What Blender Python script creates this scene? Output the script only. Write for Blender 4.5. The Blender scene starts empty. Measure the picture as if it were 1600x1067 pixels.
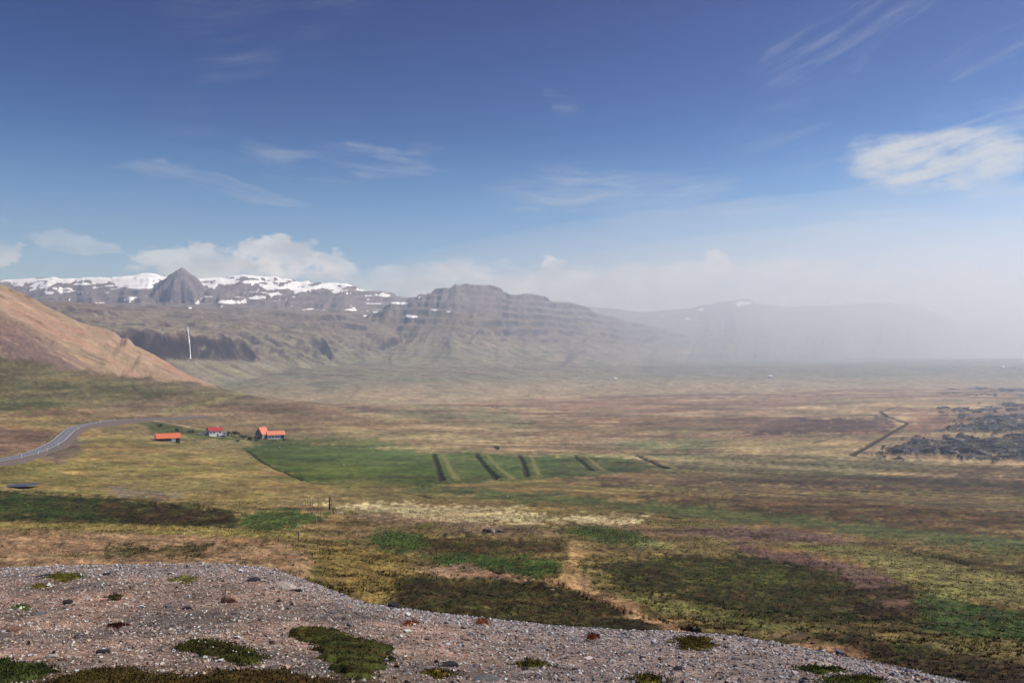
import bpy, bmesh, math, random
import numpy as np
from mathutils import Vector, Matrix, Quaternion

SC = bpy.context.scene
COL = SC.collection
random.seed(7)
RNG = np.random.default_rng(11)

# ------------------------------------------------------------------ camera
CAM_Z = 80.0                                   # the valley floor lies at z = 0
FPX, CX, CY = 1280.0, 800.0, 533.5             # focal length and centre, in pixels of a 1600-wide frame
PITCH = math.atan((570.0 - CY) / FPX)
cam_d = bpy.data.cameras.new('camera'); cam = bpy.data.objects.new('camera', cam_d); COL.objects.link(cam)
cam_d.sensor_width = 36.0; cam_d.lens = 36.0 * FPX / 1600.0
cam_d.clip_start = 0.5; cam_d.clip_end = 120000.0
cam.location = (0, 0, CAM_Z); cam.rotation_euler = (math.pi / 2 + PITCH, 0, 0)
SC.camera = cam

# ------------------------------------------------------------------ sun, sky, exposure
SUN_AZ, SUN_EL = math.radians(78), math.radians(45)      # azimuth clockwise from the view direction
sun_dir = Vector((math.sin(SUN_AZ) * math.cos(SUN_EL), math.cos(SUN_AZ) * math.cos(SUN_EL), math.sin(SUN_EL)))
sd = bpy.data.lights.new('sun', 'SUN'); sun = bpy.data.objects.new('sun', sd); COL.objects.link(sun)
sd.energy = 4.6; sd.angle = math.radians(0.53); sd.color = (1.0, 0.965, 0.92)
sun.rotation_euler = sun_dir.to_track_quat('Z', 'Y').to_euler(); sun.location = (0, 0, 3000)

world = bpy.data.worlds.new('World'); SC.world = world; world.use_nodes = True
WT = world.node_tree; WT.nodes.clear()


class NX:
    """small helper for chains of math nodes"""
    def __init__(self, tree): self.t = tree; self.n = tree.nodes; self.l = tree.links
    def put(self, sock, v):
        if hasattr(v, 'is_output') or isinstance(v, bpy.types.NodeSocket): self.l.new(v, sock)
        else: sock.default_value = v
    def m(self, op, a, b=None, c=None, clamp=False):
        n = self.n.new('ShaderNodeMath'); n.operation = op; n.use_clamp = clamp
        for i, v in enumerate((a, b, c)):
            if v is not None: self.put(n.inputs[i], v)
        return n.outputs[0]
    def add(self, a, b): return self.m('ADD', a, b)
    def sub(self, a, b): return self.m('SUBTRACT', a, b)
    def mul(self, a, b): return self.m('MULTIPLY', a, b)
    def smooth(self, x, lo, hi):
        n = self.n.new('ShaderNodeMapRange'); n.interpolation_type = 'SMOOTHSTEP'
        self.put(n.inputs['Value'], x); n.inputs['From Min'].default_value = lo; n.inputs['From Max'].default_value = hi
        return n.outputs[0]
    def lin(self, x, lo, hi, a=0.0, b=1.0):
        n = self.n.new('ShaderNodeMapRange'); self.put(n.inputs['Value'], x)
        n.inputs['From Min'].default_value = lo; n.inputs['From Max'].default_value = hi
        n.inputs['To Min'].default_value = a; n.inputs['To Max'].default_value = b
        return n.outputs[0]
    def xyz(self, x, y, z=0.0):
        n = self.n.new('ShaderNodeCombineXYZ')
        for i, v in enumerate((x, y, z)): self.put(n.inputs[i], v)
        return n.outputs[0]
    def noise(self, vec, scale, detail=4, rough=0.55, dist=0.0, w=None):
        n = self.n.new('ShaderNodeTexNoise'); self.l.new(vec, n.inputs['Vector'])
        n.inputs['Scale'].default_value = scale; n.inputs['Detail'].default_value = detail
        n.inputs['Roughness'].default_value = rough; n.inputs['Distortion'].default_value = dist
        return n.outputs[0]
    def mix(self, f, a, b, blend='MIX'):
        n = self.n.new('ShaderNodeMix'); n.data_type = 'RGBA'; n.blend_type = blend
        self.put(n.inputs[0], f); self.put(n.inputs[6], a); self.put(n.inputs[7], b)
        return n.outputs[2]


def build_sky():
    X = NX(WT); N = WT.nodes
    out = N.new('ShaderNodeOutputWorld'); bg = N.new('ShaderNodeBackground'); X.l.new(bg.outputs[0], out.inputs[0])
    sky = N.new('ShaderNodeTexSky'); sky.sky_type = 'NISHITA'; sky.sun_disc = False
    sky.sun_elevation = SUN_EL; sky.sun_rotation = SUN_AZ
    sky.altitude = 300; sky.air_density = 1.0; sky.dust_density = 0.3; sky.ozone_density = 3.0
    tc = N.new('ShaderNodeTexCoord'); sep = N.new('ShaderNodeSeparateXYZ'); X.l.new(tc.outputs['Generated'], sep.inputs[0])
    x, y, z = sep.outputs
    az = X.m('ARCTAN2', x, y); el = X.m('ARCSINE', z)
    # clean polar air: the blue deepens quickly with height
    rp = N.new('ShaderNodeValToRGB'); X.l.new(X.lin(el, 0.0, 0.5), rp.inputs[0]); cr = rp.color_ramp; cr.interpolation = 'B_SPLINE'
    stops = ((0.0, (0.84, 0.82, 0.84)), (0.22, (0.80, 0.84, 0.90)), (0.40, (0.36, 0.58, 0.80)), (0.55, (0.09, 0.27, 0.56)), (0.80, (0.006, 0.08, 0.36)), (1.0, (0.004, 0.065, 0.33)))
    while len(cr.elements) < len(stops): cr.elements.new(0.5)
    for e_, (p_, c_) in zip(cr.elements, stops): e_.position = p_; e_.color = c_ + (1,)
    base = X.mix(1.0, sky.outputs[0], rp.outputs[0], 'MULTIPLY'); base = X.mix(1.0, base, (2.0, 2.0, 2.0, 1), 'MULTIPLY')
    # thin high ice cloud: long streaks, thicker in places
    wob = X.noise(X.xyz(az, el, 3.0), 3.0, 3)
    wv = X.sub(wob, 0.5)
    def streak(rot, sx, sy, seed, detail=6):
        c, s = math.cos(rot), math.sin(rot)
        a = X.add(X.mul(az, c), X.mul(el, s)); b = X.sub(X.mul(el, c), X.mul(az, s))
        b = X.add(b, X.mul(wv, 0.05))
        return X.noise(X.xyz(X.mul(a, sx), X.mul(b, sy), seed), 1.0, detail, 0.62, 0.3)
    s_flat = streak(0.0, 7.0, 60.0, 1.7)
    s_up = streak(0.42, 9.0, 75.0, 5.1)
    s_slight = streak(0.17, 8.0, 62.0, 9.3)
    s_down = streak(-0.12, 6.0, 70.0, 13.3)
    puff = X.noise(X.xyz(X.mul(az, 30.0), X.mul(el, 60.0), 2.2), 1.0, 7, 0.6)
    waz = X.add(az, X.mul(X.sub(X.noise(X.xyz(X.mul(az, 14.0), X.mul(el, 26.0), 7.7), 1.0, 6, 0.62), 0.5), 0.11))
    wel = X.add(el, X.mul(X.sub(X.noise(X.xyz(X.mul(az, 14.0), X.mul(el, 26.0), 17.3), 1.0, 6, 0.62), 0.5), 0.05))
    def blob(u, v, ru, rv, rot_deg):
        a0 = math.atan((u - CX) / FPX); e0 = math.atan((570 - v) / FPX * math.cos(a0))
        r = math.radians(rot_deg); c, s = math.cos(r), math.sin(r)
        da = X.sub(waz, a0); de = X.sub(wel, e0)
        p = X.mul(X.add(X.mul(da, c), X.mul(de, s)), FPX / ru)
        q = X.mul(X.sub(X.mul(de, c), X.mul(da, s)), FPX / rv)
        d2 = X.add(X.mul(p, p), X.mul(q, q))
        g = X.m('SUBTRACT', 1.0, d2, clamp=True)
        return g
    fluff = X.mul(X.add(s_slight, X.noise(X.xyz(X.mul(az, 26.0), X.mul(el, 60.0), 4.4), 1.0, 7, 0.62)), 0.5)
    cir = None
    for (u, v, ru, rv, rot, st, lo, hi, amp) in (
            (1470, 246, 145, 42, -4, fluff, 0.30, 0.62, 0.9),
            (1520, 215, 210, 42, 17, s_slight, 0.36, 0.80, 0.45),
            (1580, 305, 90, 30, -4, s_flat, 0.34, 0.72, 0.42),
            (1310, 58, 150, 45, 20, s_up, 0.40, 0.80, 0.20),
            (1560, 70, 90, 26, 15, s_up, 0.42, 0.78, 0.18),
            (545, 252, 190, 34, 2, s_flat, 0.40, 0.74, 0.42),
            (330, 285, 170, 17, -9, s_down, 0.30, 0.72, 0.27),
            (960, 300, 220, 48, -2, s_flat, 0.36, 0.74, 0.38),
            (885, 155, 40, 18, -25, s_down, 0.35, 0.7, 0.22),
            (1185, 320, 80, 16, 0, s_flat, 0.30, 0.7, 0.28),
            (1360, 350, 130, 26, 2, s_flat, 0.32, 0.7, 0.32),
            (1530, 375, 130, 24, 2, s_flat, 0.32, 0.7, 0.28)):
        g = blob(u, v, ru, rv, rot)
        t = X.mul(X.mul(X.smooth(g, 0.0, 0.7), X.smooth(st, lo, hi)), amp)
        cir = t if cir is None else X.sub(X.add(cir, t), X.mul(cir, t))
    # the same kind of faint veil goes on over the rest of the sky
    veil = X.mul(X.smooth(X.noise(X.xyz(x, y, z), 2.3, 4), 0.52, 0.74), X.mul(X.smooth(s_slight, 0.4, 0.75), 0.22))
    veil = X.mul(veil, X.smooth(el, 0.02, 0.25))
    cir = X.sub(X.add(cir, veil), X.mul(cir, veil))
    c1 = X.mix(cir, base, (9.2, 9.5, 9.9, 1))
    # heaps of cumulus low over the hills
    cum = None
    for (u, v, ru, rv, rot, thr, amp) in (
            (300, 405, 110, 32, 0, 0.04, 0.62), (440, 402, 78, 38, 0, 0.04, 0.72), (520, 414, 56, 28, 0, 0.04, 0.6),
            (370, 425, 180, 24, 0, 0.04, 0.5),
            (90, 370, 75, 20, -14, 0.14, 0.30), (0, 392, 28, 20, 0, 0.05, 0.5),
            (868, 408, 36, 18, 0, 0.02, 0.80), (730, 420, 70, 26, 0, 0.08, 0.35), (1040, 440, 110, 28, 0, 0.02, 0.50), (1122, 418, 36, 26, -25, 0.0, 0.85),
            (1280, 432, 58, 22, -22, 0.0, 0.80), (1345, 448, 60, 18, 0, 0.02, 0.6), (1515, 446, 40, 22, 0, 0.0, 0.85),
            (1240, 412, 110, 14, 0, 0.08, 0.45), (900, 445, 150, 26, 0, 0.06, 0.45), (1450, 470, 150, 26, 0, 0.04, 0.5),
            (1050, 452, 520, 46, 0, -0.15, 0.55), (640, 440, 260, 34, 0, -0.05, 0.4), (1760, 430, 120, 34, 0, 0.0, 0.8), (-160, 410, 120, 32, 0, 0.0, 0.8)):
        g = blob(u, v, ru, rv, rot)
        f = X.add(g, X.mul(X.sub(puff, 0.5), 2.3))
        t = X.mul(X.mul(X.smooth(f, 0.22 + thr, 0.72 + thr), X.smooth(g, 0.0, 0.3)), amp)
        cum = t if cum is None else X.sub(X.add(cum, t), X.mul(cum, t))
    lit = X.noise(X.xyz(X.mul(az, 22.0), X.mul(X.add(el, 0.012), 44.0), 2.2), 1.0, 4, 0.5)
    ccol = X.mix(X.smooth(lit, 0.3, 0.7), (9.0, 9.4, 10.2, 1), (13.5, 13.6, 13.8, 1))
    c2 = X.mix(cum, c1, ccol)
    X.l.new(c2, bg.inputs['Color']); bg.inputs['Strength'].default_value = 0.05


build_sky()
vs = SC.view_settings
vs.view_transform = 'Standard'; vs.look = 'None'; vs.exposure = 0.35; vs.gamma = 1.0; vs.use_curve_mapping = False
SC.cycles.max_bounces = 4; SC.cycles.diffuse_bounces = 2; SC.cycles.glossy_bounces = 2; SC.cycles.transmission_bounces = 2
SC.cycles.volume_bounces = 2; SC.cycles.transparent_max_bounces = 8
SC.cycles.use_denoising = True; SC.cycles.denoiser = 'OPENIMAGEDENOISE'
# ------------------------------------------------------------------ numbers: noise, projection, polygons
def _h(ix, iy, seed):
    h = (ix.astype(np.uint32) * np.uint32(374761393) + iy.astype(np.uint32) * np.uint32(668265263) + np.uint32(seed * 974634777 & 0xffffffff))
    h = (h ^ (h >> np.uint32(13))) * np.uint32(1274126177)
    h = h ^ (h >> np.uint32(16))
    return h


def perlin(x, y, seed=0):
    x = np.asarray(x, dtype=np.float64); y = np.asarray(y, dtype=np.float64)
    fx = np.floor(x); fy = np.floor(y)
    ix = fx.astype(np.int64) & 0xffffffff; iy = fy.astype(np.int64) & 0xffffffff
    dx = x - fx; dy = y - fy
    ux = dx * dx * dx * (dx * (dx * 6 - 15) + 10); uy = dy * dy * dy * (dy * (dy * 6 - 15) + 10)
    def g(ox, oy):
        a = _h((ix + ox) & 0xffffffff, (iy + oy) & 0xffffffff, seed).astype(np.float64) * (2 * math.pi / 4294967296.0)
        return np.cos(a) * (dx - ox) + np.sin(a) * (dy - oy)
    n0 = g(0, 0) * (1 - ux) + g(1, 0) * ux
    n1 = g(0, 1) * (1 - ux) + g(1, 1) * ux
    return (n0 * (1 - uy) + n1 * uy) * 1.5


def fbm(x, y, octv=4, seed=0, gain=0.5):
    s = 0.0; a = 1.0; t = 0.0
    for i in range(octv):
        s = s + a * perlin(x * 2.03 ** i, y * 2.03 ** i, seed + i * 17); t += a; a *= gain
    return s / t


def ridged(x, y, octv=4, seed=0, gain=0.5):
    s = 0.0; a = 1.0; t = 0.0
    for i in range(octv):
        s = s + a * (1 - np.abs(perlin(x * 2.03 ** i, y * 2.03 ** i, seed + i * 17)) * 2); t += a; a *= gain
    return s / t


def sstep(x, a, b):
    t = np.clip((x - a) / (b - a), 0, 1); return t * t * (3 - 2 * t)


def slope_of(v):
    return np.tan(PITCH - np.arctan((np.asarray(v, dtype=float) - CY) / FPX))


def project(x, y, z):
    """world point -> pixel in the 1600-wide frame (z over the valley floor)"""
    zr = z - CAM_Z; c, s = math.cos(PITCH), math.sin(PITCH)
    yc = np.maximum(y * c + zr * s, 0.5); zc = -y * s + zr * c
    return CX + FPX * x / yc, CY - FPX * zc / yc


def lin(c):
    c = np.asarray(c, dtype=float) / 255.0
    return np.where(c <= 0.04045, c / 12.92, ((c + 0.055) / 1.055) ** 2.4)


def L3(r, g, b): return tuple(float(q) for q in lin((r, g, b))) + (1.0,)


# ------------------------------------------------------------------ the lie of the land
CREST_U = [-700, -200, 0, 100, 200, 320, 420, 480, 540, 600, 700, 800, 900, 1000, 1100, 1200, 1300, 1400, 1480, 1600, 1900, 2400]
CREST_V = [890, 892, 890, 884, 883, 880, 886, 905, 934, 949, 962, 972, 983, 988, 991, 1003, 1025, 1045, 1063, 1095, 1150, 1200]
CREST_D = [30, 28, 27, 26.5, 26, 26, 25.5, 24.5, 23, 22, 21, 20.5, 20, 19.5, 19, 18, 16.5, 15, 14, 13, 11, 9]
PLAIN = [(0, 640), (0, 800), (0, 1500)]
COLS = {
    -700: [(900, 50), (885, 58), (840, 96), (800, 140), (770, 180), (730, 250), (690, 330), (640, 430), (560, 560), (450, 720), (330, 880), (230, 1040), (200, 1120), 'z', (1400, 260), (2200, 120), (3200, -70)],
    -200: [(900, 50), (885, 58), (840, 97), (800, 148), (770, 198), (735, 280), (700, 370), (640, 510), (580, 620), (500, 780), (420, 930), (360, 1060), (345, 1120), 'z', (1400, 165), (2000, 70), (3000, -80)],
    0: [(900, 50), (885, 58), (840, 98), (820, 120), (800, 150), (770, 205), (750, 255), (725, 330), (700, 410), (680, 480), (640, 600), (600, 690), (560, 780), (500, 910), (450, 1040), (429, 1120), 'z', (1400, 90), (2000, 30), (3000, -80)],
    100: [(900, 50), (884, 58), (840, 98), (818, 125), (795, 158), (772, 203), (755, 250), (733, 318), (710, 398), (690, 470), (665, 570), (620, 700), (585, 800), (540, 930), (497, 1050), (478, 1110), 'z', (1350, 60), (1800, 0), (2500, -80)],
    200: [(900, 50), (880, 60), (840, 98), (815, 130), (790, 165), (775, 200), (760, 245), (740, 310), (720, 385), (700, 470), (680, 560), (655, 740), (635, 830), (600, 920), (560, 1000), (520, 1080), (511, 1100), 'z', (1300, 20), (1600, -30), (2300, -80)],
    265: [(900, 50), (880, 60), (840, 98), (815, 130), (790, 165), (775, 203), (760, 250), (742, 315), (722, 395), (702, 490), (684, 590), (660, 760), (640, 850), (615, 930), (585, 1000), (562, 1060), (557, 1080), 'z', (1250, -10), (1500, -50), (2000, -80)],
    330: [(900, 50), (880, 60), (840, 98), (818, 128), (796, 158), (780, 190), (765, 238), (746, 315), (726, 410), (706, 520), (688, 640), (676, 730), (650, 850), (632, 920), (610, 1000), (600, 1050), 'z', (1200, -30), (1500, -60), (1900, -80)],
    400: [(900, 52), (880, 60), (860, 75), (840, 98), (820, 125), (800, 155), (785, 185), (770, 235), (750, 320), (730, 420), (710, 540), (690, 690), (670, 830), (650, 920), (630, 980), (613, 1030), 'z', (1250, -55), (1600, -75), (2000, -80)],
    500: [(930, 46), (905, 55), (880, 66), (860, 80), (840, 103), (820, 130), (800, 162), (782, 205), (765, 275), (752, 345), (735, 440), (715, 560), (695, 690), (670, 850), (645, 980), (624, 1120), 'z', (1350, -66), (1700, -77), (2000, -80)],
    600: [(965, 40), (950, 45), (900, 65), (870, 83), (840, 108), (820, 135), (800, 170), (780, 225), (760, 330), (745, 440), (725, 560), (705, 700), (680, 900), (660, 1050), (643, 1250), (635, 1350), 'z', (1600, -77), (2000, -80)],
    800: [(985, 38), (970, 42), (950, 47), (900, 68), (870, 88), (840, 115), (820, 140), (800, 180), (780, 245), (760, 350), (745, 470), (730, 590), (710, 720), 'z', (900, -80), (1500, -80)],
    1000: [(1000, 36), (985, 40), (950, 52), (925, 62), (900, 75), (870, 97), (840, 128), (820, 160), (800, 210), (780, 290), (762, 390), (745, 500), (728, 620), 'z', (760, -79.5), (900, -80), (1500, -80)],
    1200: [(1020, 33), (1003, 37), (985, 42), (950, 57), (925, 70), (900, 88), (870, 117), (850, 145), (830, 182), (810, 232), (790, 305), (770, 400), (750, 515), 'z', (640, -79), (900, -80), (1500, -80)],
    1400: [(1060, 27), (1040, 31), (1000, 41), (950, 64), (925, 80), (900, 101), (870, 138), (850, 172), (830, 215), (810, 272), (790, 345), (770, 435), (750, 530), 'z', (640, -79.5), (900, -80), (1500, -80)],
    1600: [(1110, 21), (1090, 24), (1040, 30), (1000, 45), (950, 72), (900, 112), (870, 155), (850, 195), (830, 245), (810, 305), (790, 375), (770, 455), (750, 540), 'z', (640, -80), (900, -80), (1500, -80)],
    2300: [(1150, 18), (1090, 25), (1040, 32), (1000, 48), (950, 78), (900, 122), (870, 170), (850, 212), (830, 262), (810, 320), (790, 388), (770, 462), (750, 545), 'z', (640, -80), (900, -80), (1500, -80)],
}
LD = np.linspace(math.log(1.2), math.log(42000), 950)
US = np.arange(-700, 2301, 20.0)


def _gauss(a, sig, axis):
    r = int(4 * sig) + 1; k = np.exp(-0.5 * (np.arange(-r, r + 1) / sig) ** 2); k /= k.sum()
    p = [(0, 0), (0, 0)]; p[axis] = (r, r); b = np.pad(a, p, mode='edge'); out = np.zeros_like(a)
    for i, w in enumerate(k):
        sl = [slice(None), slice(None)]; sl[axis] = slice(i, i + a.shape[axis]); out += w * b[tuple(sl)]
    return out


def build_table():
    keys = sorted(COLS); rows = []
    for k in keys:
        d, z, raw = [], [], False
        for it in COLS[k]:
            if it == 'z': raw = True; continue
            if raw: d.append(it[0]); z.append(it[1])
            else: d.append(it[1]); z.append(it[1] * float(slope_of(it[0])))
        d += [42000]; z += [-80]
        rows.append(np.interp(LD, np.log(d), z))
    rows = np.array(rows)
    T = np.zeros((len(US), len(LD)))
    for j in range(len(LD)): T[:, j] = np.interp(US, keys, rows[:, j])
    d0s = np.interp(US, keys, [COLS[k][0][1] for k in keys])
    T = _gauss(T, 6.0, 1)
    D = np.exp(LD)
    for i, u in enumerate(US):
        vc = np.interp(u, CREST_U, CREST_V); dc = np.interp(u, CREST_U, CREST_D); ds = d0s[i]
        zc = dc * float(slope_of(vc))
        kd = [1.2, 4.0, 8.0, dc * 0.62, dc * 0.86, dc, dc * 1.09, dc * 1.25, ds, ds * 1.03]
        z6 = np.interp(dc * 0.62, [8, 11.5, 20], [-3.5, -4.42, -5.6])
        if dc < 17: z6 = np.interp(dc * 0.62, [6, 9, 11.5], [-2.9, -3.75, -4.4])
        kz = [-1.7, -2.3, -3.4, z6, (z6 + (zc - z6) * 0.60), zc, zc - 0.28 * (dc * 0.09 / 2) - 0.25, dc * 1.25 * float(slope_of(vc + 26)), None, None]
        zs = np.interp(math.log(ds), LD, T[i]); zs2 = np.interp(math.log(ds * 1.03), LD, T[i])
        kz[-2:] = [zs, zs2]
        order = np.argsort(kd); kd = np.array(kd)[order]; kz = np.array(kz, dtype=float)[order]
        near = np.interp(D, kd, kz)
        T[i] = np.where(D < ds, near, T[i])
    T = _gauss(T, 1.6, 1); T = _gauss(T, 1.2, 0)
    return T


TABLE = build_table()


def h_smooth(x, y):
    x = np.asarray(x, dtype=float); y = np.asarray(y, dtype=float)
    yy = np.maximum(y, 1.3)
    u = np.clip(CX + FPX * x / np.maximum(yy, 6.0), US[0], US[-1] - 0.01)
    fu = (u - US[0]) / 20.0; iu = fu.astype(int); fu = fu - iu
    fl = np.clip((np.log(yy) - LD[0]) / (LD[1] - LD[0]), 0, len(LD) - 1.001); il = fl.astype(int); fl = fl - il
    z = ((TABLE[iu, il] * (1 - fl) + TABLE[iu, il + 1] * fl) * (1 - fu) + (TABLE[iu + 1, il] * (1 - fl) + TABLE[iu + 1, il + 1] * fl) * fu)
    return z + CAM_Z


def gravel_edge(x, y):
    u = CX + FPX * x / np.maximum(y, 6.0)
    return np.interp(u, CREST_U, CREST_D)


def h_rough(x, y):
    """small relief: hummocks, terracettes, hollows"""
    d = np.maximum(y, 2.0); ld = np.log(d)
    g = gravel_edge(x, y)
    n = 0.05 * fbm(x / 1.7, y / 1.7, 3, 3) * sstep(d, 3, 8)
    mid = sstep(d, g * 1.15, g * 1.7) * (1 - sstep(d, 260, 520))
    n = n + mid * (0.75 * fbm(x / 9.0, y / 9.0, 4, 5) + 0.9 * fbm(x / 30.0, y / 30.0, 3, 7) * sstep(d, 45, 80) + 0.38 * fbm(x / 2.2, y / 2.2, 3, 9) * (1 - sstep(d, 110, 220)))
    far = sstep(d, 130, 420) * (1 - sstep(d, 1500, 4000))
    hill = 1 - sstep(CX + FPX * x / d, 500, 760)
    n = n + far * (1.1 * fbm(x / 46.0, y / 46.0, 4, 21) * (0.25 + 0.75 * hill) + 0.35 * fbm(x / 9.0, y / 9.0, 3, 25) * (0.35 + 0.65 * hill))
    return n


DITCHES = []          # (world polyline, half width, depth, bank offset, bank height)


def seg_dist(x, y, pl):
    """distance to a polyline, signed: positive on its right-hand side"""
    best = np.full(x.shape, 1e9); side = np.zeros(x.shape)
    for (ax, ay), (bx, by) in zip(pl[:-1], pl[1:]):
        ex, ey = bx - ax, by - ay; l2 = ex * ex + ey * ey + 1e-9
        t = np.clip(((x - ax) * ex + (y - ay) * ey) / l2, 0, 1)
        dx = x - ax - t * ex; dy = y - ay - t * ey; dd = np.hypot(dx, dy)
        s = np.sign(dx * ey - dy * ex)
        m = dd < best; best = np.where(m, dd, best); side = np.where(m, s, side)
    return best, side


def carve(x, y):
    dz = np.zeros(np.shape(x)); wet = np.zeros(np.shape(x)); bank = np.zeros(np.shape(x))
    x = np.asarray(x, dtype=float); y = np.asarray(y, dtype=float)
    for pl, w, dep, boff, bh in DITCHES:
        a = np.array(pl); m = (x > a[:, 0].min() - 30) & (x < a[:, 0].max() + 30) & (y > a[:, 1].min() - 30) & (y < a[:, 1].max() + 30)
        if not m.any(): continue
        xs, ys = x[m], y[m]
        d, s = seg_dist(xs, ys, pl)
        wob = 1 + 0.7 * fbm(xs / 14, ys / 14, 3, 77)
        c = 1 - sstep(d / (w * wob), 0.45, 1.15)
        dz[m] = np.minimum(dz[m], -dep * c); wet[m] = np.maximum(wet[m], c)
        if bh:
            e = np.abs(-d * s - boff) / (w * 0.9 * wob)
            b = (1 - sstep(e, 0.3, 1.6)) * (d < abs(boff) + 2 * w)
            dz[m] = dz[m] + bh * b * (0.7 + 0.6 * fbm(xs / 7, ys / 7, 2, 31)); bank[m] = np.maximum(bank[m], b)
    return dz, wet, bank


def H(x, y):
    x = np.asarray(x, dtype=float); y = np.asarray(y, dtype=float)
    return h_smooth(x, y) + h_rough(x, y) + carve(x, y)[0]


def H1(x, y): return float(H(np.array([x]), np.array([y]))[0])


def hit(u, v, dmin=2.0, dmax=30000.0, f=None):
    """where the sight line through a pixel of the photograph first meets the ground (or f)"""
    f = f or (lambda a, b: h_smooth(a, b) + h_rough(a, b))
    d = np.exp(np.linspace(math.log(dmin), math.log(dmax), 3000))
    c, s = math.cos(PITCH), math.sin(PITCH); q = (CY - v) / FPX
    k = (s + c * q) / (c - s * q); yc = c + s * k
    x = (u - CX) / FPX * d * yc
    g = f(x, d) - (CAM_Z + k * d)
    i = np.argmax(g >= 0)
    if g[i] < 0: i = len(d) - 1
    if i == 0: return float(x[0]), float(d[0])
    t = g[i - 1] / (g[i - 1] - g[i]) if g[i] != g[i - 1] else 0
    dd = d[i - 1] + (d[i] - d[i - 1]) * t
    return float((u - CX) / FPX * dd * yc), float(dd)


def pl(*pts, dmin=2.0): return [hit(u, v, dmin) for u, v in pts]


DITCHES += [
    (pl((677, 709), (682, 722), (686, 738), (691, 752)), 2.0, 1.5, 8.0, 1.1),
    (pl((744, 709), (754, 722), (768, 738), (777, 748)), 2.2, 1.6, 9.0, 1.2),
    (pl((811, 711), (817, 720), (820, 732), (823, 745)), 2.0, 1.5, 8.0, 1.2),
    (pl((897, 712), (912, 723), (926, 735)), 1.9, 1.4, 8.0, 1.2),
    (pl((994, 711), (1020, 722), (1043, 732)), 1.9, 2.4, 7.0, 0.7),
    (pl((985, 763), (1150, 778), (1400, 796), (1620, 809)), 1.9, 1.6, 0, 0),
    (pl((1130, 748), (1350, 768), (1620, 783)), 1.9, 1.5, 0, 0),
    (pl((1090, 765), (1300, 782), (1620, 822)), 1.5, 1.2, 0, 0),
    (pl((1330, 711), (1362, 693), (1395, 674), (1418, 661), (1384, 650), (1376, 643)), 3.4, 1.6, 0, 0),
    (pl((1330, 711), (1390, 722), (1485, 729)), 2.0, 1.6, 0, 0),
    (pl((1290, 645), (1330, 644), (1375, 643), (1405, 634)), 3.4, 1.8, 0, 0),
    (pl((1270, 692), (1330, 676)), 1.6, 1.2, 0, 0), (pl((1180, 688), (1262, 679)), 1.6, 1.2, 0, 0),
    (pl((762, 634), (802, 642)), 3.0, 2.0, 0, 0), (pl((640, 634), (770, 637)), 3.0, 1.2, 0, 0),
    (pl((618, 769), (660, 774), (705, 783)), 0.9, 0.8, 0, 0),
    (pl((826, 790), (900, 796), (980, 800), (1060, 809)), 1.1, 0.9, 0, 0),
    (pl((385, 703), (410, 722), (470, 748), (505, 757)), 1.1, 1.0, 0, 0),
    (pl((1120, 758), (975, 766)), 0.9, 0.8, 0, 0),
    (pl((650, 884), (720, 886), (800, 898), (866, 908), (905, 922), (960, 944), (1020, 966), (1090, 988), dmin=24), 0.22, 0.45, 0, 0),
    (pl((1180, 836), (1330, 846), (1420, 862), (1620, 900), dmin=24), 0.4, 0.6, 0, 0),
    (pl((0, 767), (130, 776), (240, 785), (370, 800), dmin=24), 0.5, 0.7, 0, 0), (pl((1130, 718), (1330, 730), (1620, 748)), 1.0, 0.9, 0, 0), (pl((1050, 700), (1150, 684), (1230, 672)), 1.5, 1.0, 0, 0),
    (pl((900, 742), (1060, 738), (1200, 730)), 1.0, 0.8, 0, 0), (pl((860, 620), (1120, 622), (1350, 616)), 3.0, 1.2, 0, 0), (pl((700, 652), (950, 655), (1150, 650)), 2.0, 1.0, 0, 0),
    (pl((520, 630), (600, 640), (700, 648), (800, 652)), 2.0, 1.2, 0, 0),
]

# ------------------------------------------------------------------ what grows where: patches given by their outline
def poly_sd(u, v, poly):
    """signed distance in pixels (positive inside) with rows stretched, to an outline"""
    P = np.array(poly, dtype=float); P[:, 1] *= 2.2; vv = v * 2.2
    best = np.full(u.shape, 1e9); ins = np.zeros(u.shape, bool)
    for (ax, ay), (bx, by) in zip(P, np.roll(P, -1, 0)):
        ex, ey = bx - ax, by - ay; l2 = ex * ex + ey * ey + 1e-9
        t = np.clip(((u - ax) * ex + (vv - ay) * ey) / l2, 0, 1)
        best = np.minimum(best, np.hypot(u - ax - t * ex, vv - ay - t * ey))
        cr = ((ay > vv) != (by > vv))
        with np.errstate(divide='ignore', invalid='ignore'):
            xi = ax + (vv - ay) * ex / (ey if ey != 0 else 1e-9)
        ins ^= cr & (u < xi)
    return np.where(ins, best, -best)


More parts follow.
